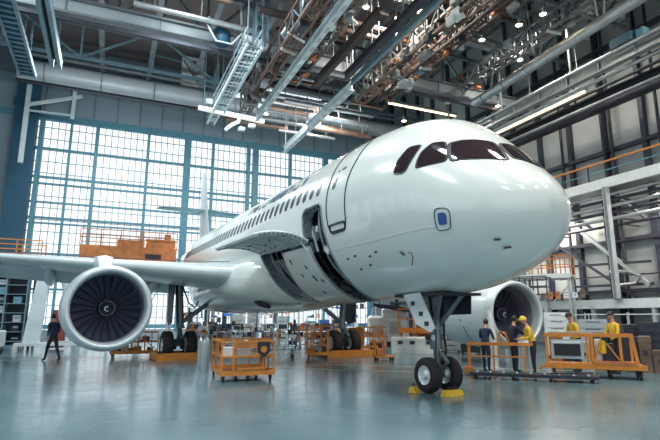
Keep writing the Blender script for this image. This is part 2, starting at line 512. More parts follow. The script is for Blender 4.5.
# ---- the open bay
rim = MB()
Pb = dense(BAY, .06)
for off_a, off_b, gr in ((.015, -.32, 1.0),):
    A = [sp(s, d, off_a) for s, d in Pb]; B = [sp(s, d, off_b) for s, d in Pb]
    n = len(A)
    rim.add(A + B, [(i, (i + 1) % n, n + (i + 1) % n, n + i) for i in range(n)])
Pi = [(s + (8.3 - s) * .02, d + (215 - d) * .035) for s, d in Pb]
A = [sp(s, d, -.10) for s, d in Pb]; B = [sp(s, d, -.10) for s, d in Pi]
rim.add(A + B, [(i, (i + 1) % n, n + (i + 1) % n, n + i) for i in range(n)])
rim.path([sp(s, d, .0) for s, d in Pb], .035, 6, True)
rm = rim.build('bay_rim', BAYR, AC, smooth=True)
ho_ = MB()
for i in range(0, n, 4):
    ho_.tube(sp(*[(Pb[i][j] * .3 + Pi[i][j] * .7) for j in (0, 1)], -.10), sp(*[(Pb[i][j] * .3 + Pi[i][j] * .7) for j in (0, 1)], -.075), .03, n=8)
ho_.build('rim_fastener', DARKM, rm)
# inner liner of the bay
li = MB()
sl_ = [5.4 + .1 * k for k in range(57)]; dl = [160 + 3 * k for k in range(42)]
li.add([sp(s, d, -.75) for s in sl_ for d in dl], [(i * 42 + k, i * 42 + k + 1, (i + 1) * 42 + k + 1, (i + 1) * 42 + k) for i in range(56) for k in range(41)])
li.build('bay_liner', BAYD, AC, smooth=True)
for k in range(10):
    s = 5.95 + .5 * k
    MB().path([sp(s, d, -.32) for d in range(168, 276, 6)], .05, 6).build('bay_rib', BAYR if k % 2 else DARKM, AC, smooth=True)
for d in (183, 197, 210, 226, 242, 256):
    MB().path([sp(5.5 + .5 * k, d, -.42) for k in range(11)], .035, 6).build('bay_stringer', DARKM, AC)
random.seed(11)
for k in range(16):
    s, d = random.uniform(5.9, 10.3), random.uniform(188, 250)
    p = sp(s, d, -.38)
    MB().box(p, (random.uniform(.12, .3), random.uniform(.12, .4), random.uniform(.12, .4)), rx=R(d - 180)).build('equipment_box', [LIGHTP, GREYP, DARKM, BAYR][k % 4], AC)
for k in range(7):
    s = 8.7 + .25 * k
    MB().bar(sp(s, 205, -.2), sp(s + .2, 246, -.25), .06, .04).build('bay_strut', GREYP, AC)
for a, b_ in (((6.55, 190), (6.55, 206)),):
    MB().bar(sp(*a, -.12), sp(*b_, -.12), .05).build('bay_strut', LIGHTP, AC)

# lower bay door: a strip of skin standing a little proud of the opening
st = rounded([(6.66, 200), (8.58, 200), (8.66, 222), (8.82, 240), (8.86, 256), (8.8, 266), (6.75, 266), (6.62, 249), (6.58, 229), (6.6, 212)], .08)
bd = patch(MB(), dense(st, .1), .07, 4, .06).build('lower_bay_door', WHITE, AC, smooth=True)
e_ = MB(); outline(e_, st, .025, .05)
e_.build('door_edge', BAYR, bd, smooth=True)
for s, d, l in ((8.2, 206, 4), (7.9, 219, 3), (7.35, 213, 3), (7.25, 222, 5), (7.5, 238, 3), (6.9, 226, 3)):
    MB().bar(sp(s, d, .085), sp(s - .04, d + l, .085), .07, .03).build('door_latch', DARKM, bd)

# upper bay door swung up and out from its hinge line
U0, U1 = 3.07, 6.98
def up(y, t, o=0):         # t 0 hinge .. 1 outer edge
    hz = 3.90 + (y - U0) * .02
    return (-2.08 - 1.62 * t, y, hz + .62 * t * (1 - t) + .08 * t + o)
ny, ntt = 20, 14
A = [up(U0 + (U1 - U0) * i / ny, j / ntt, o) for o in (.05, -.03) for i in range(ny + 1) for j in range(ntt + 1)]
N = (ny + 1) * (ntt + 1)
fs = []
for i in range(ny):
    for j in range(ntt):
        q = (i * (ntt + 1) + j, i * (ntt + 1) + j + 1, (i + 1) * (ntt + 1) + j + 1, (i + 1) * (ntt + 1) + j)
        fs += [q, tuple(v + N for v in q[::-1])]
for i in range(ny):
    for j in (0, ntt):
        a, b_ = i * (ntt + 1) + j, (i + 1) * (ntt + 1) + j
        fs.append((a, b_, b_ + N, a + N))
for j in range(ntt):
    for i in (0, ny):
        a, b_ = i * (ntt + 1) + j, i * (ntt + 1) + j + 1
        fs.append((a, b_, b_ + N, a + N))
ud = MB().add(A, fs).build('upper_bay_door', PANELU, AC, smooth=True)
tp = MB()
for k in range(6):
    y = U0 + .12 + (U1 - U0 - .24) * k / 5
    tp.path([up(y, j / 8, -.035) for j in range(9)], .03, 6)
tp.build('door_rib', PANELU, ud, smooth=True)
ed = MB(); ed.path([up(U0, j / 12, .04) for j in range(13)] + [up(U0 + (U1 - U0) * k / 12, 1, .04) for k in range(1, 13)], .05, 6)
ed.build('door_rim', LIGHTP, ud, smooth=True)
fz = MB(); random.seed(5)
for k in range(16):
    p = up(random.uniform(U0 + .1, U1 - .1), random.uniform(.06, .5), -.045)
    MB().box(p, (.05, .08, .03)).build('door_fastener', DARKM, ud)
for j in range(1, 12): MB().box(up(U0 - .03, j / 12, .0), (.035, .03, .035)).build('door_fastener', DARKM, ud)
MB().bar((-2.0, U0 + .05, 3.6), up(U0 + .1, .12, -.05), .05).build('door_stay', LIGHTP, ud)

# ---- belly fairing
def fsec(y, hw, zb, zt, n=40):
    zm = (zb + zt) / 2; out = []
    for k in range(n):
        a = 2 * PI * k / n
        c, q = math.cos(a), math.sin(a)
        out.append((hw * math.copysign(abs(c) ** .75, c), y, zm + (zt - zb) / 2 * math.copysign(abs(q) ** .8, q)))
    return out
bf = MB().loft([fsec(6.9, 1.7, 2.3, 3.9), fsec(7.3, 2.1, 2.2, 4.1), fsec(8.0, 2.45, 2.1, 4.2), fsec(9.0, 2.65, 2.02, 4.2), fsec(11, 2.75, 1.95, 4.15), fsec(14.5, 2.75, 1.95, 4.1), fsec(17, 2.3, 2.05, 4.0), fsec(19, 1.4, 2.2, 3.6)])
bo = bf.build('belly_fairing', WHITE, AC, smooth=True, ang=75)
MB().lathe([(.42, 0), (.42, .06)], (0, 0, 0), 'Z', 24, True).build('fairing_vent', BLACK, bo).matrix_local = Matrix.Translation((-1.62, 8.0, 2.21)) @ Matrix.Rotation(R(24), 4, 'Y') @ Matrix.Diagonal((.75, 1.1, 1, 1))

# ---- wings
def foil(L, sgn, le, te, z, t, n=26):
    ch = te - le; out = []
    for k in range(n):
        a = 2 * PI * k / n
        x = .5 * (1 + math.cos(a))                # 1 trailing edge .. 0 leading edge
        yt = 5 * (.2969 * math.sqrt(x) - .126 * x - .3516 * x * x + .2843 * x ** 3 - .1036 * x ** 4) * .98
        up_ = math.sin(a) >= 0
        out.append((sgn * L, le + ch * x, z + t * (yt if up_ else -yt * .95)))
    return out
for sg in (-1, 1):
    st_ = [(1.6, 8.3, 15.9, 3.4, 1.15), (2.55, 8.85, 15.8, 3.43, 1.10), (3.2, 9.2, 15.8, 3.48, .98), (6.6, 10.98, 15.7, 3.77, .66), (11, 13.3, 16.7, 4.13, .42), (16.6, 16.3, 18.0, 4.6, .2), (17.0, 16.9, 18.05, 4.64, .1)]
    wg = MB().loft([foil(L, sg, le, te, z, t) for L, le, te, z, t in st_]).build('wing', WINGM, AC, smooth=True, ang=70)
    for a, b_ in ((3.0, 6.4), (6.7, 12.0)):
        def fl(L, o):
            te = 15.7 if L < 6.6 else 15.7 + (L - 6.6) * .22
            z = 3.43 + (L - 2.55) * .083
            return [(sg * L, te - .9, z - .12), (sg * L, te - .3, z - .06), (sg * L, te + .5, z - .5), (sg * L, te + .45, z - .56), (sg * L, te - .4, z - .26)]
        MB().loft([fl(a, 0), fl(b_, 0)]).build('flap', WINGM, wg, smooth=True)
    for L in (4.6, 8.8, 11.5):
        z = 3.43 + (L - 2.55) * .083
        te = 15.7 if L < 6.6 else 15.7 + (L - 6.6) * .22
        MB().path([(sg * L, te - 2.6, z - .22), (sg * L, te - 1.9, z - .42), (sg * L, te - .6, z - .5), (sg * L, te + .5, z - .62), (sg * L, te + .9, z - .7)], [.05, .2, .24, .16, .03], 10).build('flap_track_fairing', WINGM, wg, smooth=True)
    ls = MB()
    ls.path([(sg * L, le + .35, z - .02 + t * .47) for L, le, te, z, t in st_[1:6]], .012, 6)
    ls.build('slat_seam', DARKM, wg)

# ---- fin and tailplane
def fsl(y0, y1, x, z, t):
    return [(x + t * q, y0 + (y1 - y0) * p, z) for p, q in ((0, 0), (.06, .4), (.3, 1), (.65, .7), (1, .04), (1, -.04), (.65, -.7), (.3, -1), (.06, -.4))]
MB().loft([fsl(22.2, 25.6, 0, 6.0, .2), fsl(23.4, 25.7, 0, 8.6, .15), fsl(24.4, 25.8, 0, 11.9, .08)]).build('tail_fin', WINGM, AC, smooth=True)
for sg in (-1, 1):
    MB().loft([[(sg * x_, y_, z_) for (z_, y_, x_) in [(9.05 + a, b_, .05) for a, b_ in ((0, 23.8), (.10, 24.4), (.02, 25.4), (-.08, 24.4))]],
               [(sg * 3.0, y_, 9.15 + a) for a, y_ in ((0, 24.6), (.06, 24.9), (.01, 25.6), (-.05, 24.9))]]).build('tailplane', TEAL, AC, smooth=True)

# ---- engines
def make_engine(sg, y, L, z):
    E_ = MB()
    prof = [(.97, .02), (1.0, -.06), (1.05, -.09), (1.10, -.06), (1.145, .05), (1.18, .25), (1.215, .7), (1.23, 1.3), (1.21, 2.2), (1.15, 3.0), (1.04, 3.7), (.95, 4.0), (.9, 4.0), (.86, 3.8)]
    E_.lathe(prof[5:], (sg * L, y, z), 'Y', 64)
    e = E_.build('engine', NACW, AC, smooth=True, ang=60)
    MB().lathe([(.955, .30), (.965, .14)] + prof[:6], (sg * L, y, z), 'Y', 64).build('inlet_lip', LIP, e, smooth=True, ang=80)
    MB().lathe([(.955, .30), (.95, .5), (.955, 1.25), (.0, 1.26)], (sg * L, y, z), 'Y', 64).build('inlet_duct', INLET, e, smooth=True, ang=50)
    MB().lathe([(.86, 3.6), (.62, 3.7), (.60, 4.3), (.52, 4.7), (.44, 4.7), (.30, 4.8), (.03, 5.3)], (sg * L, y, z), 'Y', 40).build('exhaust_nozzle', DARKM, e, smooth=True)
    MB().lathe([(.001, .56), (.06, .585), (.14, .65), (.21, .76), (.25, .88), (.25, 1.2)], (sg * L, y, z), 'Y', 32).build('spinner', FANB2, e, smooth=True)
    # white spiral on the spinner
    def spn(r): return .56 + (r / .25) ** 1.5 * .32
    pts = []
    for k in range(25):
        t = k / 24; r = .03 + .075 * t; a = PI * 1.6 * t + (1.0)
        pts.append((sg * L + r * math.cos(a), y + spn(r) - .014, z + r * math.sin(a)))
    MB().path(pts, [.005 + .012 * math.sin(PI * min(1, .15 + k / 26)) for k in range(25)], 6).build('spinner_mark', LIGHTP, e, smooth=True)
    rg = MB().path([(sg * L + .205 * math.cos(a), y + .745, z + .205 * math.sin(a)) for a in [2 * PI * k / 40 for k in range(40)]], .007, 4, True)
    rg.build('spinner_ring', GREYP, e)
    # fan
    proto = None
    NB = 24
    for k in range(NB):
        if proto is None:
            bl = MB(); secs = []
            for j in range(7):
                t = j / 6; r = .27 + .67 * t
                tw = R(28 + 34 * t); c_ = .085 + .05 * t
                sweep = .02 * math.sin(PI * t)
                dx, dy = c_ * math.sin(tw), c_ * math.cos(tw)
                secs.append([(dx + sweep, .98 + dy, r), (.012, .98, r), (-dx + sweep, .98 - dy, r), (-.012, .98 - .01, r)])
            bl.loft(secs)
            proto = bl.build('fan_blade', FANB, e, smooth=True)
            o = proto
        else:
            o = proto.copy(); COL.objects.link(o); o.parent = e
        o.matrix_local = Matrix.Translation((sg * L, y, z)) @ Matrix.Rotation(2 * PI * k / NB, 4, 'Y')
    # pylon
    zw = 3.43 + (L - 2.55) * .083
    secs = []
    for yy, wv, zt, zb_ in ((y + 1.9, .05, z + 1.2, z + 1.1), (y + 2.6, .18, z + 1.27, z + 1.1), (y + 3.2, .24, zw + .02, z + 1.0), (y + 5.4, .24, zw + .25, z + .8), (y + 8, .12, zw, zw - .3)):
        secs.append([(sg * L - wv, yy, zb_), (sg * L - wv, yy, zt - .05), (sg * L, yy, zt), (sg * L + wv, yy, zt - .05), (sg * L + wv, yy, zb_)])
    MB().loft(secs).build('pylon', WINGM, AC, smooth=True, ang=50)
    return e
e1 = make_engine(-1, 5.25, 7.07, 2.03)
e2 = make_engine(1, 3.55, 7.1, 1.90)
c_ = Vector((7.1, 3.55, 1.90))
for sg_, e, L, y, z in ((-1, e1, 7.07, 5.25, 2.03), (1, e2, 7.1, 3.55, 1.90)):
    MB().path([(sg_ * L + 1.232 * math.cos(R(a)), y + 1.5, z + 1.232 * math.sin(R(a))) for a in range(200, 341, 5)], .01, 4).build('cowl_seam', DARKM, e)
    MB().bar((sg_ * L - 1.17, y + 1.6, z + .35), (sg_ * L - 1.20, y + 1.6, z - .25), .03, .05).build('cowl_latch', DARKM, e)

e2.matrix_local = Matrix.Translation(c_ + Vector((-.42, -.05, .0))) @ Matrix.Rotation(R(-8), 4, 'Z') @ Matrix.Scale(1.07, 4) @ Matrix.Translation(-c_)
# ---- landing gear
def wheel(parent, c, r, wd, rr):
    prof = [(rr, -wd * .42), (r * .80, -wd * .5), (r * .93, -wd * .42), (r, -wd * .24), (r, wd * .24), (r * .93, wd * .42), (r * .80, wd * .5), (rr, wd * .42)]
    t = MB().lathe(prof, c, 'X', 40)
    for g in (-.12, 0, .12):
        pass
    t.build('tyre', TYRE, parent, smooth=True, ang=50)
    rm_ = MB().lathe([(rr * 1.02, -wd * .40), (rr * .98, -wd * .44), (rr * .85, -wd * .36), (rr * .55, -wd * .30), (rr * .34, -wd * .42), (rr * .30, -wd * .5), (.001, -wd * .5)], c, 'X', 32)
    rm_.lathe([(rr * 1.02, wd * .40), (rr * .98, wd * .44), (rr * .85, wd * .36), (rr * .55, wd * .30), (rr * .34, wd * .42), (rr * .30, wd * .5), (.001, wd * .5)], c, 'X', 32)
    for k in range(9):
        a = 2 * PI * k / 9
        for q in (-1, 1):
            rm_.tube((c[0] + q * wd * .30, c[1] + rr * .7 * math.cos(a), c[2] + rr * .7 * math.sin(a)), (c[0] + q * wd * .36, c[1] + rr * .7 * math.cos(a), c[2] + rr * .7 * math.sin(a)), rr * .1, n=8)
    rm_.build('wheel_rim', RIM, parent, smooth=True, ang=35)
ng = MB()
ng.tube((0, 0, .42), (0, .03, 1.05), .085, n=16).tube((0, .03, 1.0), (0, .10, 2.5), .15, n=16)
ng.tube((-.42, 0, .41), (.42, 0, .41), .06, n=12)
ng.lathe([(.15, 0), (.15, .08)], (0, .03, 1.0), 'Z', 16, True).lathe([(.14, 0), (.14, .1)], (0, .06, 1.55), 'Z', 16, True)
gear = ng.build('nose_gear', GEARM, AC, smooth=True)
for x in (-.31, .31): wheel(gear, (x, 0, .41), .41, .30, .225)
MB().tube((0, .03, .42), (0, .04, 1.0), .079, n=16).build('oleo_piston', STEEL, gear, smooth=True)
MB().bar((0, -.08, .95), (0, -.36, .72), .09, .05).bar((0, -.36, .72), (0, -.07, .44), .09, .05).build('torque_link', GEARM, gear)
MB().tube((-.05, .06, 1.5), (-.40, -.75, 2.5), .07).tube((.05, .06, 1.5), (.40, -.75, 2.5), .07).tube((-.38, -.7, 2.42), (.38, -.7, 2.42), .045).build('drag_strut', GEARM, gear, smooth=True)
MB().box((0, .02, 1.28), (.46, .2, .12)).tube((-.32, 0, 1.28), (.32, 0, 1.28), .06, n=12).build('steering_actuator', DARKM, gear)
MB().lathe([(.0, 0), (.07, .02), (.075, .09), (.0, .1)], (-.17, -.12, 1.28), 'Y', 12).lathe([(.0, 0), (.07, .02), (.075, .09), (.0, .1)], (.17, -.12, 1.28), 'Y', 12).build('taxi_light', LIGHTP, gear, smooth=True)
hz_ = MB()
for k, x in enumerate((-.13, .12, .16)):
    hz_.path([(x, .1, 2.4), (x * 1.3, -.06, 1.9), (x * .9, -.12, 1.4), (x * 1.2, -.12, .95), (x * .6, -.05, .5)], .017, 6)
hz_.build('hydraulic_hose', BLACK, gear, smooth=True)
MB().tube((-.18, .0, 1.6), (-.42, .25, 2.5), .05).tube((.18, .0, 1.6), (.42, .25, 2.5), .05).build('side_brace', DARKM, gear, smooth=True)
# gear doors hanging on both sides, and the well
MB().prism([(-.62, 2.36), (.42, 2.36), (.36, 1.82), (-.58, 1.84)], .035, Matrix.Translation((.6, 0, 0)) @ Matrix.Rotation(PI / 2, 4, 'Z') @ Matrix.Rotation(PI / 2, 4, 'X')).build('gear_door', DARKM, gear)
MB().prism([(-.16, 2.36), (.5, 2.32), (.0, 1.60), (-.52, 1.42), (-.68, 1.52)], .035, Matrix.Translation((-.60, 0, 0)) @ Matrix.Rotation(PI / 2, 4, 'Z') @ Matrix.Rotation(PI / 2, 4, 'X')).build('gear_door', LIGHTP, gear)
for y_, z_ in ((.1, 2.1), (-.2, 1.85), (-.4, 1.62)): MB().box((-.625, y_, z_), (.02, .14, .1)).build('door_bracket', DARKM, gear)
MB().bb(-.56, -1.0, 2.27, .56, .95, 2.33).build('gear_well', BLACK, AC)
def main_gear(sg, L, y):
    g = MB()
    g.tube((sg * L, y, .62), (sg * (L - .05), y, 1.4), .10, n=14).tube((sg * (L - .05), y, 1.3), (sg * (L + .12), y, 3.5), .17, n=16)
    g.tube((sg * L - .6, y, .62), (sg * L + .6, y, .62), .09, n=12)
    g.lathe([(.2, 0), (.2, .1)], (sg * (L - .05), y, 1.3), 'Z', 16, True)
    g_ = g.build('main_gear', GEARM, AC, smooth=True)
    for q in (-.50, .50): wheel(g_, (sg * L + q, y, .60), .60, .46, .30)
    MB().tube((sg * (L - .02), y, 1.5), (sg * (L - 2.1), y + .1, 3.0), .10, n=12).build('side_stay', GEARM, g_, smooth=True)
    MB().bar((sg * L, y - .1, 1.3), (sg * L, y - .55, .95), .16, .06).bar((sg * L, y - .55, .95), (sg * L, y - .1, .65), .16, .06).build('torque_link', GEARM, g_)
    MB().path([(sg * L, y - .2, 3.2), (sg * (L - .3), y - .3, 2.4), (sg * (L - .6), y - .2, 2.2), (sg * (L - .8), y, 2.5)], .035, 6).build('hydraulic_hose', BLACK, g_, smooth=True)
    M_ = Matrix.Translation((sg * (L + .42), y, 0)) @ Matrix.Rotation(PI / 2, 4, 'Z') @ Matrix.Rotation(PI / 2, 4, 'X')
    MB().prism([(-.65, 3.3), (.65, 3.3), (.55, 1.7), (.2, 1.45), (-.45, 1.55)], .05, M_).build('gear_door', DARKM, g_)
    MB().tube((sg * L - .22, y, .62), (sg * L - .1, y, .62), .22, n=20).tube((sg * L + .1, y, .62), (sg * L + .22, y, .62), .22, n=20).build('brake_pack', DARKM, g_, smooth=True)
main_gear(-1, 3.55, 13.2)
main_gear(1, 3.8, 11.5)

# ================================================================== measuring helpers: a photograph pixel and one known coordinate give a place in the hall
_R = (math.cos(YAW), -math.sin(YAW), 0)
_F = (math.sin(YAW) * math.cos(PITCH), math.cos(YAW) * math.cos(PITCH), math.sin(PITCH))
_U = (-math.sin(YAW) * math.sin(PITCH), -math.cos(YAW) * math.sin(PITCH), math.cos(PITCH))
def ray(px, py):
    a, b_ = (px - 330) / F, (220 - py) / F
    return [_R[i] * a + _U[i] * b_ + _F[i] for i in range(3)]
def gnd(px, py, z=0.0):
    d = ray(px, py); t = (z - CH) / d[2]
    return (d[0] * t, d[1] * t, z)
def along(px, dist, z=0.0):
    d = ray(px, 318); l = math.hypot(d[0], d[1])
    return (d[0] / l * dist, d[1] / l * dist, z)
def sees(x, y, z=1.0):
    v = (x, y, z - CH)
    return 330 + F * sum(v[i] * _R[i] for i in range(3)) / sum(v[i] * _F[i] for i in range(3))
ORD = 'first second third fourth fifth sixth seventh eighth ninth tenth eleventh twelfth thirteenth fourteenth fifteenth sixteenth seventeenth eighteenth nineteenth twentieth'.split()
def rank(objs, text, group, key=None):
    """labels for a row of look-alikes, counted from the left of the view"""
    objs.sort(key=key or (lambda o: sees(*o.location)))
    for i, o in enumerate(objs):
        o['label'] = text % ORD[i] if i < 20 else text % ('number %d' % (i + 1))
        o['group'] = group

# ---- nose wheel chocks
def chock(name, label, loc, rz, l, w_, h):
    t = thing(name, label, 'wheel chock', loc, rz, 'nose wheel chocks')
    MB().prism([(-w_ / 2, 0), (w_ / 2, 0), (w_ * .22, h), (-w_ * .22, h)], l, Matrix.Rotation(PI / 2, 4, 'Z') @ Matrix.Rotation(PI / 2, 4, 'X')).build('wedge', YELLOW, t)
    MB().path([(-l * .3, 0, h - .02), (-l * .25, 0, h + .05), (l * .25, 0, h + .05), (l * .3, 0, h - .02)], .014, 6).build('handle', DARKM, t, smooth=True)
    e_ = MB()
    for q in (-1, 1): e_.bb(q * l * .40 - .02, -w_ * .51, .0, q * l * .40 + .02, w_ * .51, .012)
    e_.build('rubber_pad', BLACK, t)
    return t
chock('wheel_chock', 'long yellow wheel chock in front of the nose wheels', (7.42, 9.86, 0), .0702, .52, .22, .13)
chock('wheel_chock', 'short yellow wheel chock poking out left of the nose wheels', gnd(414, 393), .5, .2, .22, .15)

# ---- carts
def caster(t, x, y, r=.08, m=TYRE):
    c = MB().tube((x - .025, y, r), (x + .025, y, r), r, n=18).build('caster', m, t, smooth=True)
    MB().bb(x - .045, y - .03, r, x - .032, y + .03, r * 2.3).bb(x + .032, y - .03, r, x + .045, y + .03, r * 2.3).bb(x - .045, y - .04, r * 2.1, x + .045, y + .04, r * 2.4).build('caster_fork', DARKM, c)
# foreground cage cart
t = thing('cage_cart', 'orange cage cart on six black casters in the foreground, under the wing side', 'cart', (3.86, 15.3, 0), R(-3))
W_, D_, H_ = 1.5, 1.9, 1.12
d_ = MB(); d_.bb(-W_ / 2, -D_ / 2, .19, W_ / 2, D_ / 2, .24)
d_.bb(-W_ / 2 - .02, -D_ / 2 - .02, .16, W_ / 2 + .02, -D_ / 2 + .05, .30).bb(-W_ / 2 - .02, D_ / 2 - .05, .16, W_ / 2 + .02, D_ / 2 + .02, .30)
d_.bb(-W_ / 2 - .02, -D_ / 2, .16, -W_ / 2 + .05, D_ / 2, .30).bb(W_ / 2 - .05, -D_ / 2, .16, W_ / 2 + .02, D_ / 2, .30)
d_.build('deck', ORANGE, t)
for x in (-W_ / 2, -.42, .0, .42, W_ / 2):
    for y in (-D_ / 2, D_ / 2):
        if abs(x) < .1 and y < 0: continue
        MB().bb(x - .025, y - .025, .25, x + .025, y + .025, H_).build('post', ORANGE, t)
for y in (-.25, .2): MB().bb(-W_ / 2 - .02, y - .02, .25, -W_ / 2 + .02, y + .02, H_).build('post', ORANGE, t); MB().bb(W_ / 2 - .02, y - .02, .25, W_ / 2 + .02, y + .02, H_).build('post', ORANGE, t)
for z, q in ((H_ - .03, .055), (.68, .045)):
    r_ = MB()
    for y in (-D_ / 2, D_ / 2): r_.bar((-W_ / 2, y, z), (W_ / 2, y, z), q)
    for x in (-W_ / 2, W_ / 2): r_.bar((x, -D_ / 2, z), (x, D_ / 2, z), q)
    r_.build('rail', ORANGE, t)
MB().bb(-.44, -D_ / 2 - .02, .90, .40, -D_ / 2 + .02, 1.10).build('name_board', ORANGE2, t)
MB().bb(-W_ / 2, -D_ / 2 + .1, .63, W_ / 2, D_ / 2 - .5, .66).build('shelf', ORANGE2, t)
for x in (-W_ / 2 + .06, 0.0, W_ / 2 - .1):
    for y in (-D_ / 2 + .05, D_ / 2 - .05): caster(t, x, y, .078)
MB().bar((-.3, -D_ / 2 + .02, .33), (.55, -D_ / 2 + .02, .36), .12, .05).build('tow_bar', ORANGE, t)
bg_ = thing('tool_pouch', 'dark pointed pouch with an orange disc hung on the orange cage cart', 'bag', tuple(t.matrix_basis @ Vector((.42, -D_ / 2 - .07, .70))), R(-3))
MB().prism([(-.17, .38), (.17, .38), (.18, .10), (.0, -.06), (-.18, .10)], .07, Matrix.Rotation(PI / 2, 4, 'X')).build('pouch', BLACK, bg_)
MB().lathe([(.085, -.05), (.095, -.036)], (0, 0, .17), 'Y', 24, True).build('disc', ORANGE, bg_)
for k, (x, y, m_, l_, s_) in enumerate(((-.5, -.3, LIGHTP, 'white carton on the shelf of the cage cart, at its open end', (.3, .35, .26)), (.0, -.25, GREYP, 'grey crate on the shelf of the cage cart beside the white carton', (.4, .3, .2)))):
    p = t.matrix_basis @ Vector((x, y, .66))
    b_ = thing('carton' if k == 0 else 'crate', l_, 'box', tuple(p), R(-8))
    MB().box((0, 0, s_[2] / 2), s_, ch=.015).build('carton_body', m_, b_); MB().bb(-s_[0] / 2 - .004, -.03, s_[2] * .3, s_[0] / 2 + .004, .03, s_[2] + .004).build('tape', CARD, b_)
# pale cylinders beside it
gc = []
for k, (px, py) in enumerate(((200, 367), (206, 366), (204, 371))):
    g = thing('gas_cylinder', '', 'gas cylinder', gnd(px, py))
    MB().lathe([(.001, 0), (.11, .0), (.115, .03), (.115, .85), (.10, .95), (.05, 1.02), (.03, 1.05)], (0, 0, 0), 'Z', 20).build('bottle', [GALV, LIGHTP, GREYP][k], g, smooth=True)
    MB().tube((0, 0, 1.04), (0, 0, 1.12), .035).tube((-.05, 0, 1.09), (.05, 0, 1.09), .018).build('valve', STEEL, g, smooth=True)
    gc.append(g)
rank(gc, 'pale gas cylinder behind the orange cage cart, %s from the engine', 'gas cylinders')

def frame_cart(label, loc, rz, L, W, H, seed, m1=ORANGE, clutter=8, group=None):
    t = thing('frame_cart', label, 'cart', loc, rz, group)
    rnd = random.Random(seed)
    MB().bb(-L / 2, -W / 2, .20, L / 2, W / 2, .27).bb(-L / 2, -W / 2 - .02, .17, L / 2, -W / 2 + .04, .31).build('deck', m1, t)
    nx = max(3, int(L / .26))
    for i in range(nx + 1):
        x = -L / 2 + L * i / nx
        for y in (-W / 2, W / 2):
            MB().bar((x, y, .25), (x, y, H * (1 if i % 2 == 0 else .86)), .045).build('post', m1, t)
    for z in (H - .04, H * .6):
        r_ = MB()
        for y in (-W / 2, W / 2): r_.bar((-L / 2, y, z), (L / 2, y, z), .05)
        for x in (-L / 2, L / 2): r_.bar((x, -W / 2, z), (x, W / 2, z), .05)
        r_.build('rail', m1, t)
    MB().bar((-L / 2, -W / 2, .3), (0, -W / 2, H - .05), .035).bar((0, -W / 2, H - .05), (L / 2, -W / 2, .3), .035).build('brace', m1, t)
    for k in range(clutter):
        x, z = rnd.uniform(-L / 2 + .15, L / 2 - .15), rnd.choice((.27, H * .6))
        s = (rnd.uniform(.12, .35), rnd.uniform(.15, W * .6), rnd.uniform(.1, .3))
        MB().box((x, rnd.uniform(-.1, .1), z + s[2] / 2), s).build('fitted_box', rnd.choice((ORANGE2, DARKM, GREYP, ORANGE, BROWN)), t)
    for x in (-L / 2 + .1, L / 2 - .1):
        for y in (-W / 2 + .05, W / 2 - .05): caster(t, x, y, .085)
    return t
frame_cart('orange frame cart packed with parts on the floor below the big engine', (1.35, 25.2, 0), R(-5), 2.0, 1.0, 1.15, 4, clutter=22)
frame_cart('tall orange frame cart beside the far main wheels', (8.65, 21.0, 0), R(-20), .95, .9, 1.45, 9, clutter=14)
frame_cart('low orange frame cart behind the far main wheels', (13.2, 24.4, 0), R(-20), 1.5, .8, 1.3, 12, clutter=16)
# small low trolley with a handle near the middle
t = thing('hand_trolley', 'small orange hand trolley with an upright handle between the wheels', 'cart', gnd(384, 361), R(-15))
MB().bb(-.42, -.25, .16, .42, .25, .22).build('deck', ORANGE, t)
MB().path([(-.40, -.2, .2), (-.44, -.2, .85), (-.44, .2, .85), (-.40, .2, .2)], .022, 8).build('handle', ORANGE, t, smooth=True)
MB().box((-.15, 0, .37), (.34, .3, .28), ch=.02).build('motor_box', ORANGE2, t); MB().tube((-.15, 0, .5), (-.15, 0, .72), .09, n=14).build('pump', DARKM, t, smooth=True)
for x in (-.33, .33):
    for y in (-.2, .2): caster(t, x, y, .065)
# flat dolly near the cage cart
t = thing('flat_dolly', 'low empty flat dolly with thin legs on the floor beyond the cage cart', 'dolly', (7.1, 21.9, 0), R(-12))
MB().bb(-.75, -.35, .42, .75, .35, .47).build('deck', STEEL, t)
for x in (-.68, .68):
    for y in (-.3, .3):
        MB().bb(x - .02, y - .02, .12, x + .02, y + .02, .42).build('leg', DARKM, t); caster(t, x, y, .06)

# ---- jacking skids below the main wheels
def skid(label, loc, rz, L, W):
    t = thing('wheel_skid', label, 'wheel skid', loc, rz, 'wheel skids')
    q = W / 2
    MB().bb(-L / 2, -q - .16, 0, L / 2, -q, .30).build('side_beam', ORANGE, t); MB().bb(-L / 2, q, 0, L / 2, q + .16, .30).build('side_beam', ORANGE, t)
    for x in (-L / 2 + .08, L / 2 - .08): MB().bb(x - .08, -q, .02, x + .08, q, .26).build('cross_beam', ORANGE, t)
    for x in (-L / 2 + .15, L / 2 - .15): MB().bb(x - .1, -q - .18, .30, x + .1, -q + .02, .38).build('pad', DARKM, t)
    return t
M0 = Matrix.Translation(AC.location) @ Matrix.Rotation(.0702, 4, 'Z')
skid('long yellow-orange wheel skid under the main wheels beside the big engine', tuple(M0 @ Vector((-3.55, 13.2, 0))), .0702, 2.1, 1.5)
skid('long yellow-orange wheel skid under the main wheels behind the nose gear', tuple(M0 @ Vector((3.8, 11.5, 0))), .0702, 2.6, 1.5)

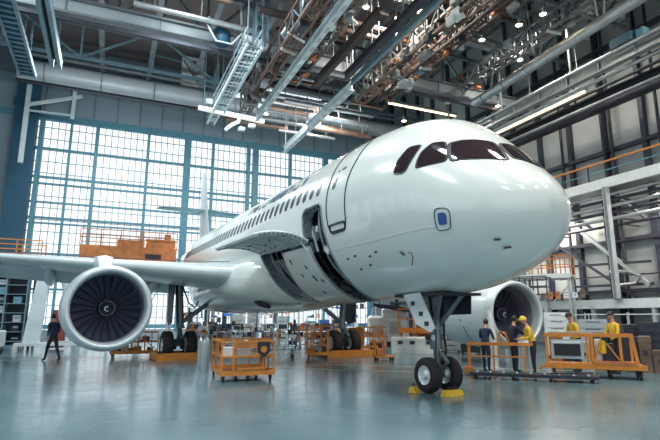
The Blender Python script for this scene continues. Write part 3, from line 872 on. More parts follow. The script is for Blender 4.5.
# ---- right group: long ramp dolly, guard rail, big work cart
A_, B_ = Vector((9.95, 12.35, 0)), Vector((12.35, 9.95, 0))
ang = math.atan2(B_.y - A_.y, B_.x - A_.x)
t = thing('ramp_dolly', 'long low grey ramp dolly lying in front of the workers and the orange work cart', 'dolly', tuple((A_ + B_) / 2), ang)
L_ = (B_ - A_).length
r_ = MB()
for y in (0, .55): r_.bar((-L_ / 2, y, .14), (L_ / 2, y, .14), .05, .09)
r_.build('side_rail', DARKM, t)
MB().bb(-L_ / 2, .02, .15, L_ / 2, .53, .18).build('deck', DARKM, t)
for k in range(9): MB().bar((-L_ / 2 + .2 + k * .37, .02, .19), (-L_ / 2 + .2 + k * .37, .53, .19), .05, .02).build('tread', GREYP, t)
for x in (-L_ / 2 + .15, -.5, .5, L_ / 2 - .15):
    for y in (.06, .49): caster(t, x, y, .05)
MB().bar((L_ / 2 - 1.2, .1, .22), (L_ / 2 - .1, .4, .24), .05).build('pry_bar', DARKM, t)
t = thing('guard_rail', 'orange guard rail on posts in front of the engine workers', 'rail', (11.2, 12.55, 0), R(-42))
for x in (-.85, -.1, .8): MB().bar((x, 0, 0), (x, 0, .98), .055).build('post', ORANGE, t)
MB().bar((-.9, 0, .96), (1.05, 0, .96), .07, .09).bar((-.9, 0, .58), (.85, 0, .58), .045).build('rail', ORANGE, t)
MB().bb(-1.0, -.15, .04, -.72, .15, .26).build('foot_box', ORANGE2, t); MB().bb(-.2, -.2, 0, .0, .2, .05).build('foot', ORANGE, t); MB().bb(.7, -.2, 0, .9, .2, .05).build('foot', ORANGE, t)
MB().bar((-.85, 0, .1), (-.85, .7, .1), .05).bar((-.85, .7, .1), (-.85, .7, .9), .05).bar((-.85, .7, .9), (-.85, 0, .96), .05).build('end_frame', ORANGE, t)

P0, P1 = Vector((12.45, 11.75, 0)), Vector((14.10, 9.95, 0))
ang = math.atan2(P1.y - P0.y, P1.x - P0.x); L_ = (P1 - P0).length
t = thing('work_cart', 'big orange open-frame work cart with a dark screened panel and plank deck', 'cart', tuple((P0 + P1) / 2), ang)
h_ = L_ / 2
MB().bb(-h_ - .05, 0, .30, h_ + .1, .9, .40).bb(-h_ - .05, -.03, .27, h_ + .15, .05, .42).build('deck', ORANGE, t)
MB().bb(.0, -.05, .42, h_ - .1, .3, .50).build('plank', ORANGE2, t)
for x in (-h_, -.12, .02, h_ * .62): MB().bar((x, .03, .35), (x, .03, 1.25), .075).build('post', ORANGE, t)
MB().bar((h_ - .05, .03, .35), (h_ - .17, .03, 1.25), .085).build('post', ORANGE, t)
for x in (-h_, .02, h_ - .1): MB().bar((x, .87, .35), (x, .87, 1.25), .06).build('post', ORANGE, t)
MB().bar((-h_ - .06, .03, 1.25), (h_ - .12, .03, 1.25), .09, .10).build('top_rail', ORANGE, t); MB().bar((-h_, .87, 1.25), (h_ - .1, .87, 1.25), .07).build('top_rail', ORANGE, t)
for x in (-h_, h_ - .15): MB().bar((x, .03, 1.25), (x, .87, 1.25), .06).build('top_rail', ORANGE, t)
MB().bar((-h_ - .2, .0, .30), (-h_ + .15, .0, .36), .08).bar((-h_ - .25, .0, .2), (-h_ - .1, .0, .36), .05).build('tow_hook', ORANGE, t)
pn = MB().bb(-h_ + .12, .0, .55, -.22, .05, 1.12).build('screen_panel', GREYP, t)
MB().bb(-h_ + .20, -.02, .64, -.30, .01, .98).build('dark_screen', BLACK, pn)
MB().bb(-h_ + .16, -.01, 1.0, -.26, .012, 1.07).build('panel_strip', LIGHTP, pn)
MB().bar((.06, .03, .5), (.28, .03, 1.2), .04).bar((.70, .03, .55), (.42, .03, 1.0), .04).build('brace', ORANGE, t)
MB().bb(.30, .25, .45, .62, .6, 1.0).build('motor_cabinet', DARKM, t); MB().bb(.12, .3, .45, .3, .65, 1.12).build('white_box', LIGHTP, t)
MB().lathe([(.001, 0), (.1, .0), (.1, .3), (.06, .36), (.001, .37)], (.30, .18, .72), 'Z', 16).build('yellow_canister', YELLOW, t, smooth=True)
MB().bb(-h_ + .1, .1, 1.30, -.3, .7, 1.34).build('tool_tray', STEEL, t)
for x in (-h_ + .15, .45, h_ - .02):
    for y in (.1, .8): caster(t, x, y, .12)
# white service post with an orange hoop by the far engine
p = along(492, 18.6)
t = thing('service_post', 'white service post with an orange hoop beside the far engine inlet', 'stand', p, R(-40))
MB().path([(0, 0, 0), (-.02, 0, 1.2), (-.1, 0, 2.0)], [.14, .13, .08], 10).build('post', LIGHTP, t, smooth=True)
MB().bb(-.3, -.25, 0, .3, .25, .06).build('base', GREYP, t)
MB().path([(.16, 0, .5), (.14, 0, 1.0), (.24, 0, 1.32), (.38, 0, 1.25), (.52, 0, .85), (.6, 0, .4)], .04, 8).build('hoop', ORANGE, t, smooth=True)

# ================================================================== PEOPLE
def person(label, loc, rz, H=1.75, lean=0.0, arms='down', legs='stand', shirt=NAVY, trousers=DARKC, hat=None, vest=None, look=0.0):
    """one continuous skinned body; faces local +X"""
    k = H / 1.75
    V, E_, RAD, MT = [], [], [], []
    def v(p, r, parent, m):
        V.append(Vector(p) * k); RAD.append((r[0] * k, r[1] * k) if isinstance(r, tuple) else (r * k, r * k))
        if parent is not None: E_.append((parent, len(V) - 1)); MT.append(m)
        else: MT.append(m)
        return len(V) - 1
    def lz(p):      # lean the upper body about the hips
        x, y, z = p; d = z - .95
        return (x + math.sin(lean) * d, y, .95 + math.cos(lean) * d) if d > 0 else p
    pel = v((0, 0, .96), (.125, .15), None, 'T')
    wa = v(lz((0, 0, 1.10)), (.105, .14), pel, 'S')
    che = v(lz((0.01, 0, 1.32)), (.12, .165), wa, 'S')
    nb = v(lz((0, 0, 1.46)), (.07, .08), che, 'S')
    nk = v(lz((.015, 0, 1.53)), .052, nb, 'K')
    hd = v(lz((.03, 0, 1.60)), .06, nk, 'K')
    for sd in (-1, 1):
        f = {'stand': (.03 * sd, .0), 'walk': (.26 * sd, .05)}[legs]
        hp = v((0, .09 * sd, .90), .095, pel, 'T')
        kn = v((f[0] * .55 + .02, .10 * sd, .50), .062, hp, 'T')
        an = v((f[0] - (.10 if legs == 'walk' and sd < 0 else .0), .10 * sd, .10), .045, kn, 'T')
        hl = v((f[0] + .03 - (.10 if legs == 'walk' and sd < 0 else .0), .105 * sd, .05), .045, an, 'B')
        v((f[0] + .17 - (.10 if legs == 'walk' and sd < 0 else .0), .125 * sd, .035), .034, hl, 'B')
        sh = v(lz((0, .18 * sd, 1.42)), .062, che, 'S')
        if arms == 'down': el, wr, di = (-.03, .235 * sd, 1.14), (.03, .25 * sd, .90), (.25, .05 * sd, -1)
        elif arms == 'walk': el, wr, di = (-.06 * sd - .02, .24 * sd, 1.14), (.14 - .12 * sd, .22 * sd, .94), (.5, 0, -.8)
        elif arms == 'reach': el, wr, di = (.16, .24 * sd, 1.20), (.42, .17 * sd, 1.22), (1, -.1 * sd, -.05)
        else: el, wr, di = (.08, .25 * sd, 1.14), (.31, .14 * sd, 1.08), (1, -.25 * sd, -.15)       # work: forearms forward
        el = lz(el); wr = lz(wr)
        e_ = v(el, .046, sh, 'S')
        wv_ = v(wr, .032, e_, 'S')
        D = Vector(di).normalized(); side = D.cross(Vector((0, 0, 1)))
        side = (side if side.length > .1 else Vector((1, 0, 0))).normalized()
        if abs(D.z) > .8: side = Vector((1, 0, 0)) - D * D.x; side.normalize()
        nrm = D.cross(side)
        W0 = Vector(wr)
        pm = v(W0 + D * .06, (.034, .026), wv_, 'K')
        pe = v(W0 + D * .095, (.036, .022), pm, 'K')
        for j, (o, ln) in enumerate(((-.030, .062), (-.010, .072), (.010, .068), (.030, .054))):
            f1 = v(W0 + D * (.105 + ln * .45) + side * o - nrm * .004, .0095, pe, 'K')
            v(W0 + D * (.10 + ln * .95) + side * o * 1.05 - nrm * .024, .008, f1, 'K')
        t1 = v(W0 + D * .055 + side * -.045 - nrm * .008, .011, pm, 'K')
        v(W0 + D * .09 + side * -.058 - nrm * .018, .009, t1, 'K')
    me = bpy.data.meshes.new('person')
    me.from_pydata([tuple(a) for a in V], E_, [])
    ob = bpy.data.objects.new('person', me); COL.objects.link(ob)
    sk = ob.modifiers.new('skin', 'SKIN'); sk.use_smooth_shade = True; sk.branch_smoothing = .4
    ss_ = ob.modifiers.new('sub', 'SUBSURF'); ss_.levels = 2; ss_.render_levels = 2
    for i, d in enumerate(me.skin_vertices[0].data):
        d.radius = RAD[i]; d.use_root = (i == 0)
    dg = bpy.context.evaluated_depsgraph_get()
    em = bpy.data.meshes.new_from_object(ob.evaluated_get(dg))
    ob.modifiers.clear(); ob.data = em
    em.materials.clear()
    for m_ in (SKIN, shirt, trousers, SHOE, BLACK): em.materials.append(m_)
    # bone material of each face
    MI = {'K': 0, 'S': 1, 'T': 2, 'B': 3, 'E': 4}
    bm = bmesh.new(); bm.from_mesh(em)
    for f in bm.faces:
        c = f.calc_center_median(); best = None
        for (a, b_), m_ in zip(E_, MT[1:]):
            p, q = V[a], V[b_]; dd = q - p
            u = max(0, min(1, (c - p).dot(dd) / max(dd.length_squared, 1e-9)))
            ds = (c - p - dd * u).length
            if best is None or ds < best[0]: best = (ds, m_)
        f.material_index = MI[best[1]]; f.smooth = True
    # head
    HC = Vector(lz((.045, 0, 1.665))) * k
    RM = Matrix.Rotation(lean * .8, 3, 'Y') @ Matrix.Rotation(look, 3, 'Z')
    def skinpt(th, ph):
        x, y, z = math.sin(th) * math.cos(ph), math.sin(th) * math.sin(ph), math.cos(th)
        px, py, pz = x * .098, y * .076, z * .118
        if z < 0: px *= 1 - .12 * -z; py *= 1 - .35 * z * z
        fr = max(0, x)
        px += .026 * fr ** 6 * math.exp(-((z + .12) / .22) ** 2) * math.exp(-(y / .16) ** 2)       # nose
        px -= .010 * fr ** 4 * math.exp(-((z - .1) / .12) ** 2) * math.exp(-((abs(y) - .36) / .2) ** 2)   # eye sockets
        px += .008 * fr ** 4 * math.exp(-((z + .52) / .1) ** 2) * math.exp(-(y / .3) ** 2)          # lips
        py += math.copysign(.016, y) * math.exp(-((x + .02) / .16) ** 2) * math.exp(-((z + .02) / .22) ** 2) * (abs(y) > .8)   # ears
        return HC + RM @ (Vector((px, py, pz)) * k)
    nt_, npp = 22, 32
    rows = [[bm.verts.new(skinpt(PI * (i + .001) / (nt_ + .002), 2 * PI * j / npp)) for j in range(npp)] for i in range(nt_ + 1)]
    for i in range(nt_):
        for j in range(npp):
            f = bm.faces.new((rows[i][j], rows[i][(j + 1) % npp], rows[i + 1][(j + 1) % npp], rows[i + 1][j])); f.smooth = True; f.material_index = 0
    bmesh.ops.recalc_face_normals(bm, faces=bm.faces)
    bm.to_mesh(em); bm.free()
    ob.location = loc; ob.rotation_euler = (0, 0, rz)
    tag(ob, label, 'person')
    ey = MB()
    for y in (-1, 1): ey.lathe([(.001, 0), (.011 * k, .004 * k), (.001, .009 * k)], tuple(HC + RM @ (Vector((.082, .028 * y, .014)) * k)), 'X', 10)
    ey.build('eyes', BLACK, ob); 
    # hair or cap
    hm = MB(); n_, m2 = 10, 28
    A = []
    for i in range(n_ + 1):
        for j in range(m2):
            ph = 2 * PI * j / m2
            front = max(0, math.cos(ph))
            lim = R(118) - R(58) * front if not hat else R(88)
            p = skinpt(max(.01, lim * i / n_), ph)
            A.append(HC + (p - HC) * (1.09 if not hat else 1.13))
    hm.add(A, [(i * m2 + j, i * m2 + (j + 1) % m2, (i + 1) * m2 + (j + 1) % m2, (i + 1) * m2 + j) for i in range(n_) for j in range(m2)])
    if hat:
        hm.prism([(.05, -.075), (.12, -.07), (.165, -.03), (.165, .03), (.12, .07), (.05, .075)], .012, Matrix.Translation(HC) @ RM.to_4x4() @ Matrix.Scale(k, 4) @ Matrix.Translation((0, 0, .03)))
    hm.build('cap' if hat else 'hair', hat or HAIR, ob, smooth=True)
    if vest:
        vm = MB(); sec_ = []
        for z, rx, ry in ((.93, .135, .165), (1.05, .125, .160), (1.18, .128, .168), (1.34, .135, .185), (1.43, .10, .165), (1.47, .075, .10)):
            c = Vector(lz((.005, 0, z)))
            sec_.append([tuple((c + Vector((rx * math.cos(a), ry * math.sin(a), 0))) * k) for a in [2 * PI * j / 24 for j in range(24)]])
        vm.loft(sec_); vm.build('vest', vest, ob, smooth=True)
    return ob
D2 = math.atan2
person('worker in navy overalls striding past the big engine, seen from behind', (gnd(51, 361)[0], gnd(51, 361)[1], 0), R(125), 1.9, .12, 'walk', 'walk', NAVY, DARKC)
q = gnd(50, 349)
p_ = along(484, 18.0); person('worker in a navy jacket standing behind the orange guard rail by the service post', p_, R(20), 1.70, .08, 'work', 'stand', NAVY, DARKC)
p_ = along(512, 18.2); person('dark-haired worker in dark blue clothes with a raised hand before the engine inlet', p_, R(-5), 1.80, .06, 'reach', 'stand', DARKC, DARKC)
p_ = along(531, 17.3); person('worker in a yellow shirt and cap bending left of the orange work cart', p_, R(150), 1.80, .28, 'work', 'stand', YCLO, DARKC, CAPY)
p_ = along(575, 19.0); person('worker in a yellow shirt and dark cap leaning over behind the orange work cart', p_, R(165), 1.92, .22, 'work', 'stand', YCLO, DARKC, BLACK)
p_ = along(613, 19.0); person('upright worker in yellow with dark cap at the post end of the orange work cart', p_, R(165), 1.92, .04, 'work', 'stand', YCLO, DARKC, BLACK)

# ================================================================== ROOF
def truss(t, p, q, dep, nb, wch=.16, wdi=.09, m=TRUSS, mw=None):
    """flat truss between two points: lower chord p-q, upper chord dep above"""
    p, q = Vector(p), Vector(q); up_ = Vector((0, 0, dep))
    MB().bar(p, q, wch).build('lower_chord', m, t); MB().bar(p + up_, q + up_, wch).build('upper_chord', m, t)
    w_ = MB()
    for i in range(nb):
        a, b_ = p.lerp(q, i / nb), p.lerp(q, (i + 1) / nb)
        w_.bar(a, a + up_, wdi)
        w_.bar(a, b_ + up_, wdi) if i % 2 else w_.bar(a + up_, b_, wdi)
    w_.bar(q, q + up_, wdi)
    w_.build('web_bracing', mw or m, t)

# the two great cross beams towards the window
t = thing('cross_beam', 'great pale cross beam running above the top of the window wall', 'beam', (0, 44, 0))
MB().path([(-7.9, 0, 21.4), (29.7, 0, 21.4)], .85, 20).build('main_tube', BEAMG, t, smooth=True)
MB().bar((-7.9, -.9, 22.4), (29.7, -.9, 22.4), .18).build('upper_flange', TRUSS, t); MB().bar((-7.9, -.6, 20.2), (29.7, -.6, 20.2), .3, .2).build('lower_flange', DARKM, t)
for k in range(9): MB().path([(-6 + 4.2 * k, .89 * math.cos(a), 21.4 + .89 * math.sin(a)) for a in [2 * PI * j / 20 for j in range(20)]], .05, 5, True).build('tube_clamp', TRUSS, t)
t = thing('cross_beam', 'grey boxed cross beam with pipes high in front of the dark upper wall', 'beam', (0, 28, 0))
MB().bb(-9, -.35, 17.75, 29.7, .35, 18.5).build('web_plate', BEAMG, t); MB().bb(-9, -.55, 17.65, 29.7, .55, 17.78).bb(-9, -.55, 18.5, 29.7, .55, 18.62).build('flange', TRUSS, t)
MB().bar((-9, -.6, 17.2), (29.7, -.6, 17.2), .22).build('cable_tray', DARKM, t)
for k in range(8): MB().bar((-8 + 4.8 * k, -.37, 17.8), (-8 + 4.8 * k, -.37, 18.5), .06).build('stiffener', TRUSS, t)
tr = []
for y, z, dep in ((42.5, 22.6, 3.6), (31.5, 20.4, 3.2), (24, 20.2, 3.2), (19, 20.0, 3.2), (14.5, 19.8, 3.2)):
    t = thing('roof_truss', '', 'truss', (0, y, 0)); truss(t, (-9, 0, z), (29.7, 0, z), dep, 7 if y > 40 else 14, .24, .16, TRUSSB if y > 40 else TRUSS); tr.append(t)
rank(tr, 'steel roof truss across the hall, %s from the window wall', 'roof trusses', key=lambda o: -o.location.y)
# purlins under the deck
pu = []
for x in (-6, -2, 2, 6, 10, 14, 18, 22, 26):
    t = thing('roof_purlin', '', 'beam', (x, 0, 24.2)); MB().bb(-.12, 10, 0, .12, 49.8, .3).build('purlin_web', TRUSS, t); MB().bb(-.2, 10, -.05, .2, 49.8, 0).build('purlin_flange', TRUSS, t); pu.append(t)
rank(pu, 'long steel purlin below the ceiling, %s from the engine side', 'roof purlins', key=lambda o: o.location.x)

# white runway rails hanging below the roof
def runway(label, x, y0, y1, z, w_=.28, h_=.5, m=CYANP, holes=True, lean=0.0):
    t = thing('runway_rail', label, 'rail', (x, 0, z))
    MB().bb(-w_ / 2, y0, 0, w_ / 2, y1, .06).bb(-w_ / 2, y0, h_, w_ / 2, y1, h_ + .06).bb(-.05, y0, .06, .05, y1, h_).build('rail_beam', m, t)
    n = max(2, int((y1 - y0) / 2.6))
    for k in range(n + 1):
        y = y0 + .2 + (y1 - y0 - .4) * k / n
        MB().bar((0, y, h_), (lean, y, 20.4 - z), .06).build('hanger', TRUSS, t)
    if holes:
        for k in range(int((y1 - y0) / 1.0)):
            MB().bb(-w_ * .30, y0 + .2 + k, -.012, w_ * .30, y0 + .7 + k, -.001).build('slot', GREYP, t)
    return t
runway('long white slotted runway rail hanging left of centre under the roof', 9.1, 17.6, 34, 16)
runway('shorter white runway rail pointing down to the fuselage crown', 13.3, 26.6, 40, 16, .36)
runway('dark twin runway rail with teal edge above the fuselage crown', 12.3, 15.5, 25.5, 16, .3, .4, DARKM, False)
runway('pale teal runway rail beside the dark twin rail above the fuselage', 12.85, 15.5, 25.8, 15.9, .18, .3, TRUSSB, False)
runway('dark brown runway rail short of the white rail at roof centre', 11.3, 19.5, 28, 16.4, .3, .5, DBROWN, False)

# brown crane trusses with cable bundles and fittings
rnd = random.Random(21)
def crane(label, x, y0, y1, z, dep, m, seed, nf=30, both=True):
    rnd = random.Random(seed)
    t = thing('crane_truss', label, 'crane truss', (x, 0, z))
    n = int((y1 - y0) / 1.1)
    truss(t, (-.35, y0, 0), (-.35, y1, 0), dep, n, .14, .08, m, TRUSS if seed % 2 else BROWN); truss(t, (.35, y0, 0), (.35, y1, 0), dep, n, .14, .08, m)
    for k in range(n + 1): MB().bar((-.35, y0 + (y1 - y0) * k / n, 0), (.35, y0 + (y1 - y0) * k / n, 0), .07).build('cross_tie', m, t)
    for j in range(3):
        pts = []; xx = rnd.uniform(-.3, .3); k = 0
        y = y0 + .2
        while y < y1:
            pts.append((xx + rnd.uniform(-.08, .08), y, rnd.uniform(-.25, .25) + .2 * j)); y += rnd.uniform(.6, 1.0)
        MB().path(pts, .045, 6).build('cable_bundle', BLACK if j else BROWN, t, smooth=True)
    for k in range(nf):
        y = rnd.uniform(y0, y1); s = (rnd.uniform(.15, .5), rnd.uniform(.2, .7), rnd.uniform(.12, .5))
        mm = rnd.choice((BROWN, DBROWN, TRUSS, GREYP, LIGHTP, ORANGE2, DARKM, WOOD, TRUSS))
        pz = rnd.uniform(-.4, dep)
        if k % 3: MB().box((rnd.uniform(-.5, .5), y, pz), s, ch=.03).build('fitting', mm, t)
        else: MB().tube((rnd.uniform(-.6, .2), y, pz), (rnd.uniform(.2, .7), y + rnd.uniform(-.3, .3), pz + rnd.uniform(-.3, .3)), rnd.uniform(.05, .12), n=8).build('pipe_fitting', mm, t, smooth=True)
    for k in range(4):
        y = y0 + .3 + (y1 - y0 - .6) * k / 3; MB().bar((0, y, dep), (0, y, 20.0 - z), .08).build('hanger', TRUSS, t)
    return t
crane('cluttered brown crane truss along the white slotted rail', 8.2, 18, 34, 16.6, 1.2, BROWN, 1, 40)
crane('cluttered grey crane truss between the white rail and the dark rail', 10.4, 16, 30, 17.4, 1.0, TRUSS, 2, 40)
crane('rusty crane truss with hanging fittings right above the cockpit', 14.6, 14, 28, 16, 1.3, BROWN, 3, 46)
crane('dark rusty crane truss with cable bundles beside the cockpit truss', 16.0, 13, 27.5, 16.2, 1.2, DBROWN, 4, 46)
crane('high brown crane truss near the ceiling lamps', 17.6, 12, 26, 17.6, 1.2, BROWN, 5, 40)
crane('pale crane truss with small fittings over the silver duct', 22.9, 14, 30, 18.4, 1.0, TRUSS, 7, 30)

# pale hanging access ladders (left of centre)
def gantry(label, x, y0, y1, z, w_, drop):
    t = thing('hanging_walkway', label, 'walkway', (x, 0, z))
    for sx in (-w_ / 2, w_ / 2): MB().bb(sx - .06, y0, -.08, sx + .06, y1, .16).build('side_beam', CYANP, t)
    for k in range(int((y1 - y0) / .45)): MB().bb(-w_ / 2, y0 + .1 + k * .45, 0, w_ / 2, y0 + .24 + k * .45, .05).build('tread', CYANP if k % 3 else TRUSSB, t)
    for sx in (-w_ / 2, w_ / 2):
        r_ = MB()
        for zz in (.55, 1.1): r_.bar((sx, y0, zz), (sx, y1, zz), .06)
        r_.build('rail', CYANP, t)
        n = int((y1 - y0) / 1.0)
        for k in range(n + 1): MB().bar((sx, y0 + (y1 - y0) * k / n, .1), (sx, y0 + (y1 - y0) * k / n, 1.12), .05).build('post', TRUSSB, t)
    for k in range(4):
        y = y0 + (y1 - y0) * k / 3
        for sx in (-w_ / 2, w_ / 2): MB().bar((sx, y, 1.1), (sx, y, drop), .06).build('hanger', TRUSSB, t)
    return t
gantry('pale cyan hanging walkway under the roof left of the white slotted rail', 6.2, 24, 33.5, 16, .8, 4.2)
gantry('narrow pale hanging walkway close above the window top', 7.3, 38.5, 43, 18.8, .6, 3.6)
t = thing('lift_mast', 'blue-grey lattice mast hanging down from the roof left of centre', 'mast', (6.9, 25.5, 0))
for a in (-.35, .35):
    for b_ in (-.3, .3): MB().bar((a, b_, 17.2), (a, b_, 24), .1).build('mast_leg', TRUSSB, t)
l_ = MB()
for k in range(9):
    z = 17.4 + k * .75
    l_.bar((-.35, -.3, z), (.35, -.3, z + .75), .05).bar((.35, -.3, z), (-.35, -.3, z), .05).bar((-.35, .3, z), (.35, .3, z + .75), .05)
l_.build('lattice', TRUSSB, t)
t = thing('pipe_cluster', 'white hooked pipes with a small lamp hanging before the window top', 'pipes', (8.3, 37, 0))
MB().bar((-3.0, 0, 17.6), (2.2, 0, 17.3), .3).build('spreader_bar', LIGHTP, t)
MB().path([(.2, 0, 17.4), (.1, -.1, 16.9), (-.4, -.1, 16.6), (-.9, -.1, 16.1)], .14, 8).build('hook', LIGHTP, t, smooth=True)
for x in (-2.6, -1.2, .6, 1.8): MB().bar((x, 0, 17.4), (x, 0, 23.8), .06).build('hanger', TRUSSB, t)
for x, z in ((1.2, 16.8), (.4, 16.4), (-2.2, 18.3), (1.9, 18.6), (.0, 19.2)): MB().box((x, 0, z), (.5, .4, .3), ch=.05).build('fitting', CYANP, t)
t = thing('ceiling_unit', 'dark blue ceiling unit with a white hexagonal guard near the lattice mast', 'machine', (5.0, 28.6, 0))
MB().lathe([(.35, 0), (.5, .3), (.5, .8), (.3, .95)], (0, -1.6, 17.4), 'Z', 12, True).build('housing', BLUECOL, t, smooth=True, ang=30)
MB().path([(-.9, -2.3, 18.6), (-1.0, -2.3, 18.1), (-.45, -2.3, 17.2), (.45, -2.3, 17.2), (1.0, -2.3, 18.0), (.9, -2.3, 20.0)], .06, 6).build('guard', CYANP, t)
MB().path([(1.1, -2.2, 17.9), (2.6, -2.2, 17.6)], .2, 12).build('spot_barrel', LIGHTP, t, smooth=True)
# blue-side hanging things
t = thing('cable_ladder', 'broad dark cable ladder hanging under the roof at the top left corner', 'cable tray', (0, 0, 16))
lm = MB()
for x in (-5.75, -4.95): lm.bar((x, 24, 0), (x, 32.6, 0), .12, .3)
lm.build('side_rail', TRUSSB, t); lm = MB()
for k in range(18): lm.bar((-5.75, 24 + k * .5, -.08), (-4.95, 24 + k * .5, -.08), .12, .06)
lm.build('rung', TRUSSB, t)
MB().bb(-5.7, 24, -.02, -5.0, 32.6, .02).build('cable_bed', BLUECOL, t)
for y in (25, 28, 30, 32.3): MB().bar((-5.35, y, 0), (-5.35, y, 4.4), .1).build('hanger', TRUSSB, t)
t = thing('runway_rail', 'dark blue twin rail running up the top left corner beside the cable ladder', 'rail', (-3.75, 0, 16))
MB().bb(-.3, 19, 0, -.1, 31, .5).build('rail_beam', TRUSSB, t); MB().bb(.1, 19, 0, .3, 31, .5).build('rail_beam', TRUSSB, t); MB().bb(-.3, 19, .5, .3, 31, .56).build('cover_plate', DARKM, t)
for y in (20, 24, 28, 30.8): MB().bar((0, y, .5), (0, y, 4.2), .1).build('hanger', TRUSSB, t)
t = thing('wall_bracket', 'grey wall bracket with a lamp arm at the top of the blue column', 'bracket', (-6.6, 47.2, 0))
MB().bar((-.9, 0, 14.5), (-.9, 0, 21.5), .35).build('post', CYANP, t); MB().bar((-.9, 0, 19.7), (3.2, 0, 21.2), .25).bar((-.9, 0, 19.2), (2.6, 0, 19.3), .14).bar((2.6, 0, 19.0), (2.6, 0, 21.6), .3).build('arm', CYANP, t)
t = thing('wall_service_box', 'pale service box with a door frame high on the dark upper wall', 'box', (5.2, 45.5, 0))
MB().bb(-.4, -.4, 22.8, 1.6, .3, 26.0).build('box_body', PALE, t); MB().bar((-.3, -.45, 25.5), (1.4, -.45, 23.0), .14).build('brace', TRUSS, t); MB().bb(.4, -.5, 25.2, .8, -.4, 25.6).build('vent', DARKM, t)
MB().bar((-3.2, -.2, 25.6), (-.4, -.2, 25.4), .12).bar((-3.2, -.2, 22.8), (-3.2, -.2, 25.7), .12).bar((-3.2, -.2, 23), (-.4, -.2, 23), .1).build('door_frame', TRUSSB, t)

# right side: silver duct, crane girders, tube light, catwalk
t = thing('air_duct', 'long silver round air duct under the roof on the right', 'duct', (0, 0, 0))
MB().path([(20.9, 9, 16), (21.2, 16, 16), (21.7, 25, 16)], .29, 18).build('duct_tube', GALV, t, smooth=True)
for k in range(8): MB().path([(20.95 + .045 * (y_ - 9) + .31 * math.cos(a), y_, 16 + .31 * math.sin(a)) for y_ in [10 + 2 * k] for a in [2 * PI * j / 18 for j in range(18)]], .035, 5, True).build('duct_band', STEEL, t)
for y in (11, 15, 19, 23): MB().bar((21, y, 16.3), (20.6, y, 20), .06).build('hanger', TRUSS, t); MB().bar((21.4, y, 16.3), (22.2, y, 20), .06).build('hanger', TRUSS, t)
t = thing('crane_girder', 'pale riveted crane girder with conduits along the right side of the roof', 'crane girder', (25.0, 0, 15.6))
for y in (8, 14, 20, 26, 32): MB().bar((0, y, .7), (0, y, 4.3), .12).build('hanger', TRUSS, t)
MB().bb(-.2, 6, 0, .2, 33, .1).bb(-.05, 6, .1, .05, 33, .62).bb(-.2, 6, .62, .2, 33, .7).build('girder', GALV, t); MB().tube((-.5, 6, .55), (-.5, 33, .55), .1).build('conduit', GALV, t, smooth=True); MB().tube((.5, 6, -.1), (.5, 33, -.1), .12).build('conduit', GALV, t, smooth=True)
for k in range(12): MB().bb(-.18, 7 + 2.2 * k, .1, .18, 7.08 + 2.2 * k, .62).build('stiffener', TRUSS, t)
t = thing('crane_girder', 'dark lower crane girder close to the right wall', 'crane girder', (27.6, 0, 14.6))
for y in (8, 15, 22, 29, 35): MB().bar((0, y, 1.0), (0, y, 5.4), .12).build('hanger', DARKM, t)
MB().bb(-.35, 6, 0, .35, 36, .14).bb(-.08, 6, .14, .08, 36, .9).bb(-.35, 6, .9, .35, 36, 1.02).build('girder', DARKM, t); MB().tube((-.5, 6, .3), (-.5, 36, .3), .12).build('conduit', TRUSS, t, smooth=True); MB().tube((-.5, 6, 1.2), (-.5, 36, 1.2), .1).build('conduit', DARKM, t, smooth=True)
t = thing('hoist_unit', 'blue hoist unit riding on the pale crane girder at upper right', 'hoist', (24.9, 16.4, 16.32))
MB().box((0, 0, .35), (.7, 1.3, .55), ch=.06).build('motor_housing', BLUECOL, t); MB().box((.1, -1.0, .3), (.6, .5, .5), ch=.05).build('gearbox', TEAL, t); MB().bar((-.3, -.5, .7), (-.3, -.5, 1.3), .08).bar((-.3, -.5, 1.3), (-.3, .8, 1.3), .08).build('hoop', DARKM, t)
t = thing('tube_lamp', 'long glowing tube lamp under the crane girder at upper right', 'lamp', (26.85, 0, 15.9))
MB().bb(-.2, 20.5, .06, .2, 29, .3).build('lamp_housing', GREYP, t); MB().tube((0, 20.6, 0), (0, 28.9, 0), .07, n=10).build('lamp_tube', TUBEW, t, smooth=True)
for y in (21, 25, 28.5): MB().bar((0, y, .3), (0, y, 4.0), .05).build('hanger', TRUSS, t)
t = thing('tube_lamp', 'small glowing tube lamp against the roof beams above the cockpit', 'lamp', (0, 33.5, 19.2))
MB().bb(20.0, -.15, .07, 27, .15, .25).build('lamp_housing', GREYP, t); MB().tube((20.1, 0, 0), (26.9, 0, 0), .06, n=8).build('lamp_tube', TUBEW, t, smooth=True)
for x in (21, 26): MB().bar((x, 0, .2), (x, 0, 4), .05).build('hanger', TRUSS, t)
lp = []
for px, py, z in ((519, 25, 17.6), (543, 14, 17.6), (482, 40, 18), (449, 28, 18), (498, 106, 17.4), (404, 121, 17.5), (266, 114, 17.2), (420, 12, 18.4), (366, 7, 18.4), (520, 60, 18)):
    d = ray(px, py); s_ = (z - CH) / d[2]
    t = thing('high_bay_lamp', '', 'lamp', (d[0] * s_, d[1] * s_, z))
    MB().lathe([(.06, .35), (.08, .15), (.19, .02), (.19, -.02)], (0, 0, 0), 'Z', 20).build('lamp_shade', GREYP, t, smooth=True); MB().lathe([(.001, 0), (.15, .0)], (0, 0, -.005), 'Z', 20).build('lamp_disc', LAMPW, t); MB().bar((0, 0, .45), (0, 0, 20.2 - z), .04).build('hanger_rod', DARKM, t)
    lp.append(t)
rank(lp, 'small round glowing high-bay lamp hung from the roof, %s from the left', 'high bay lamps')
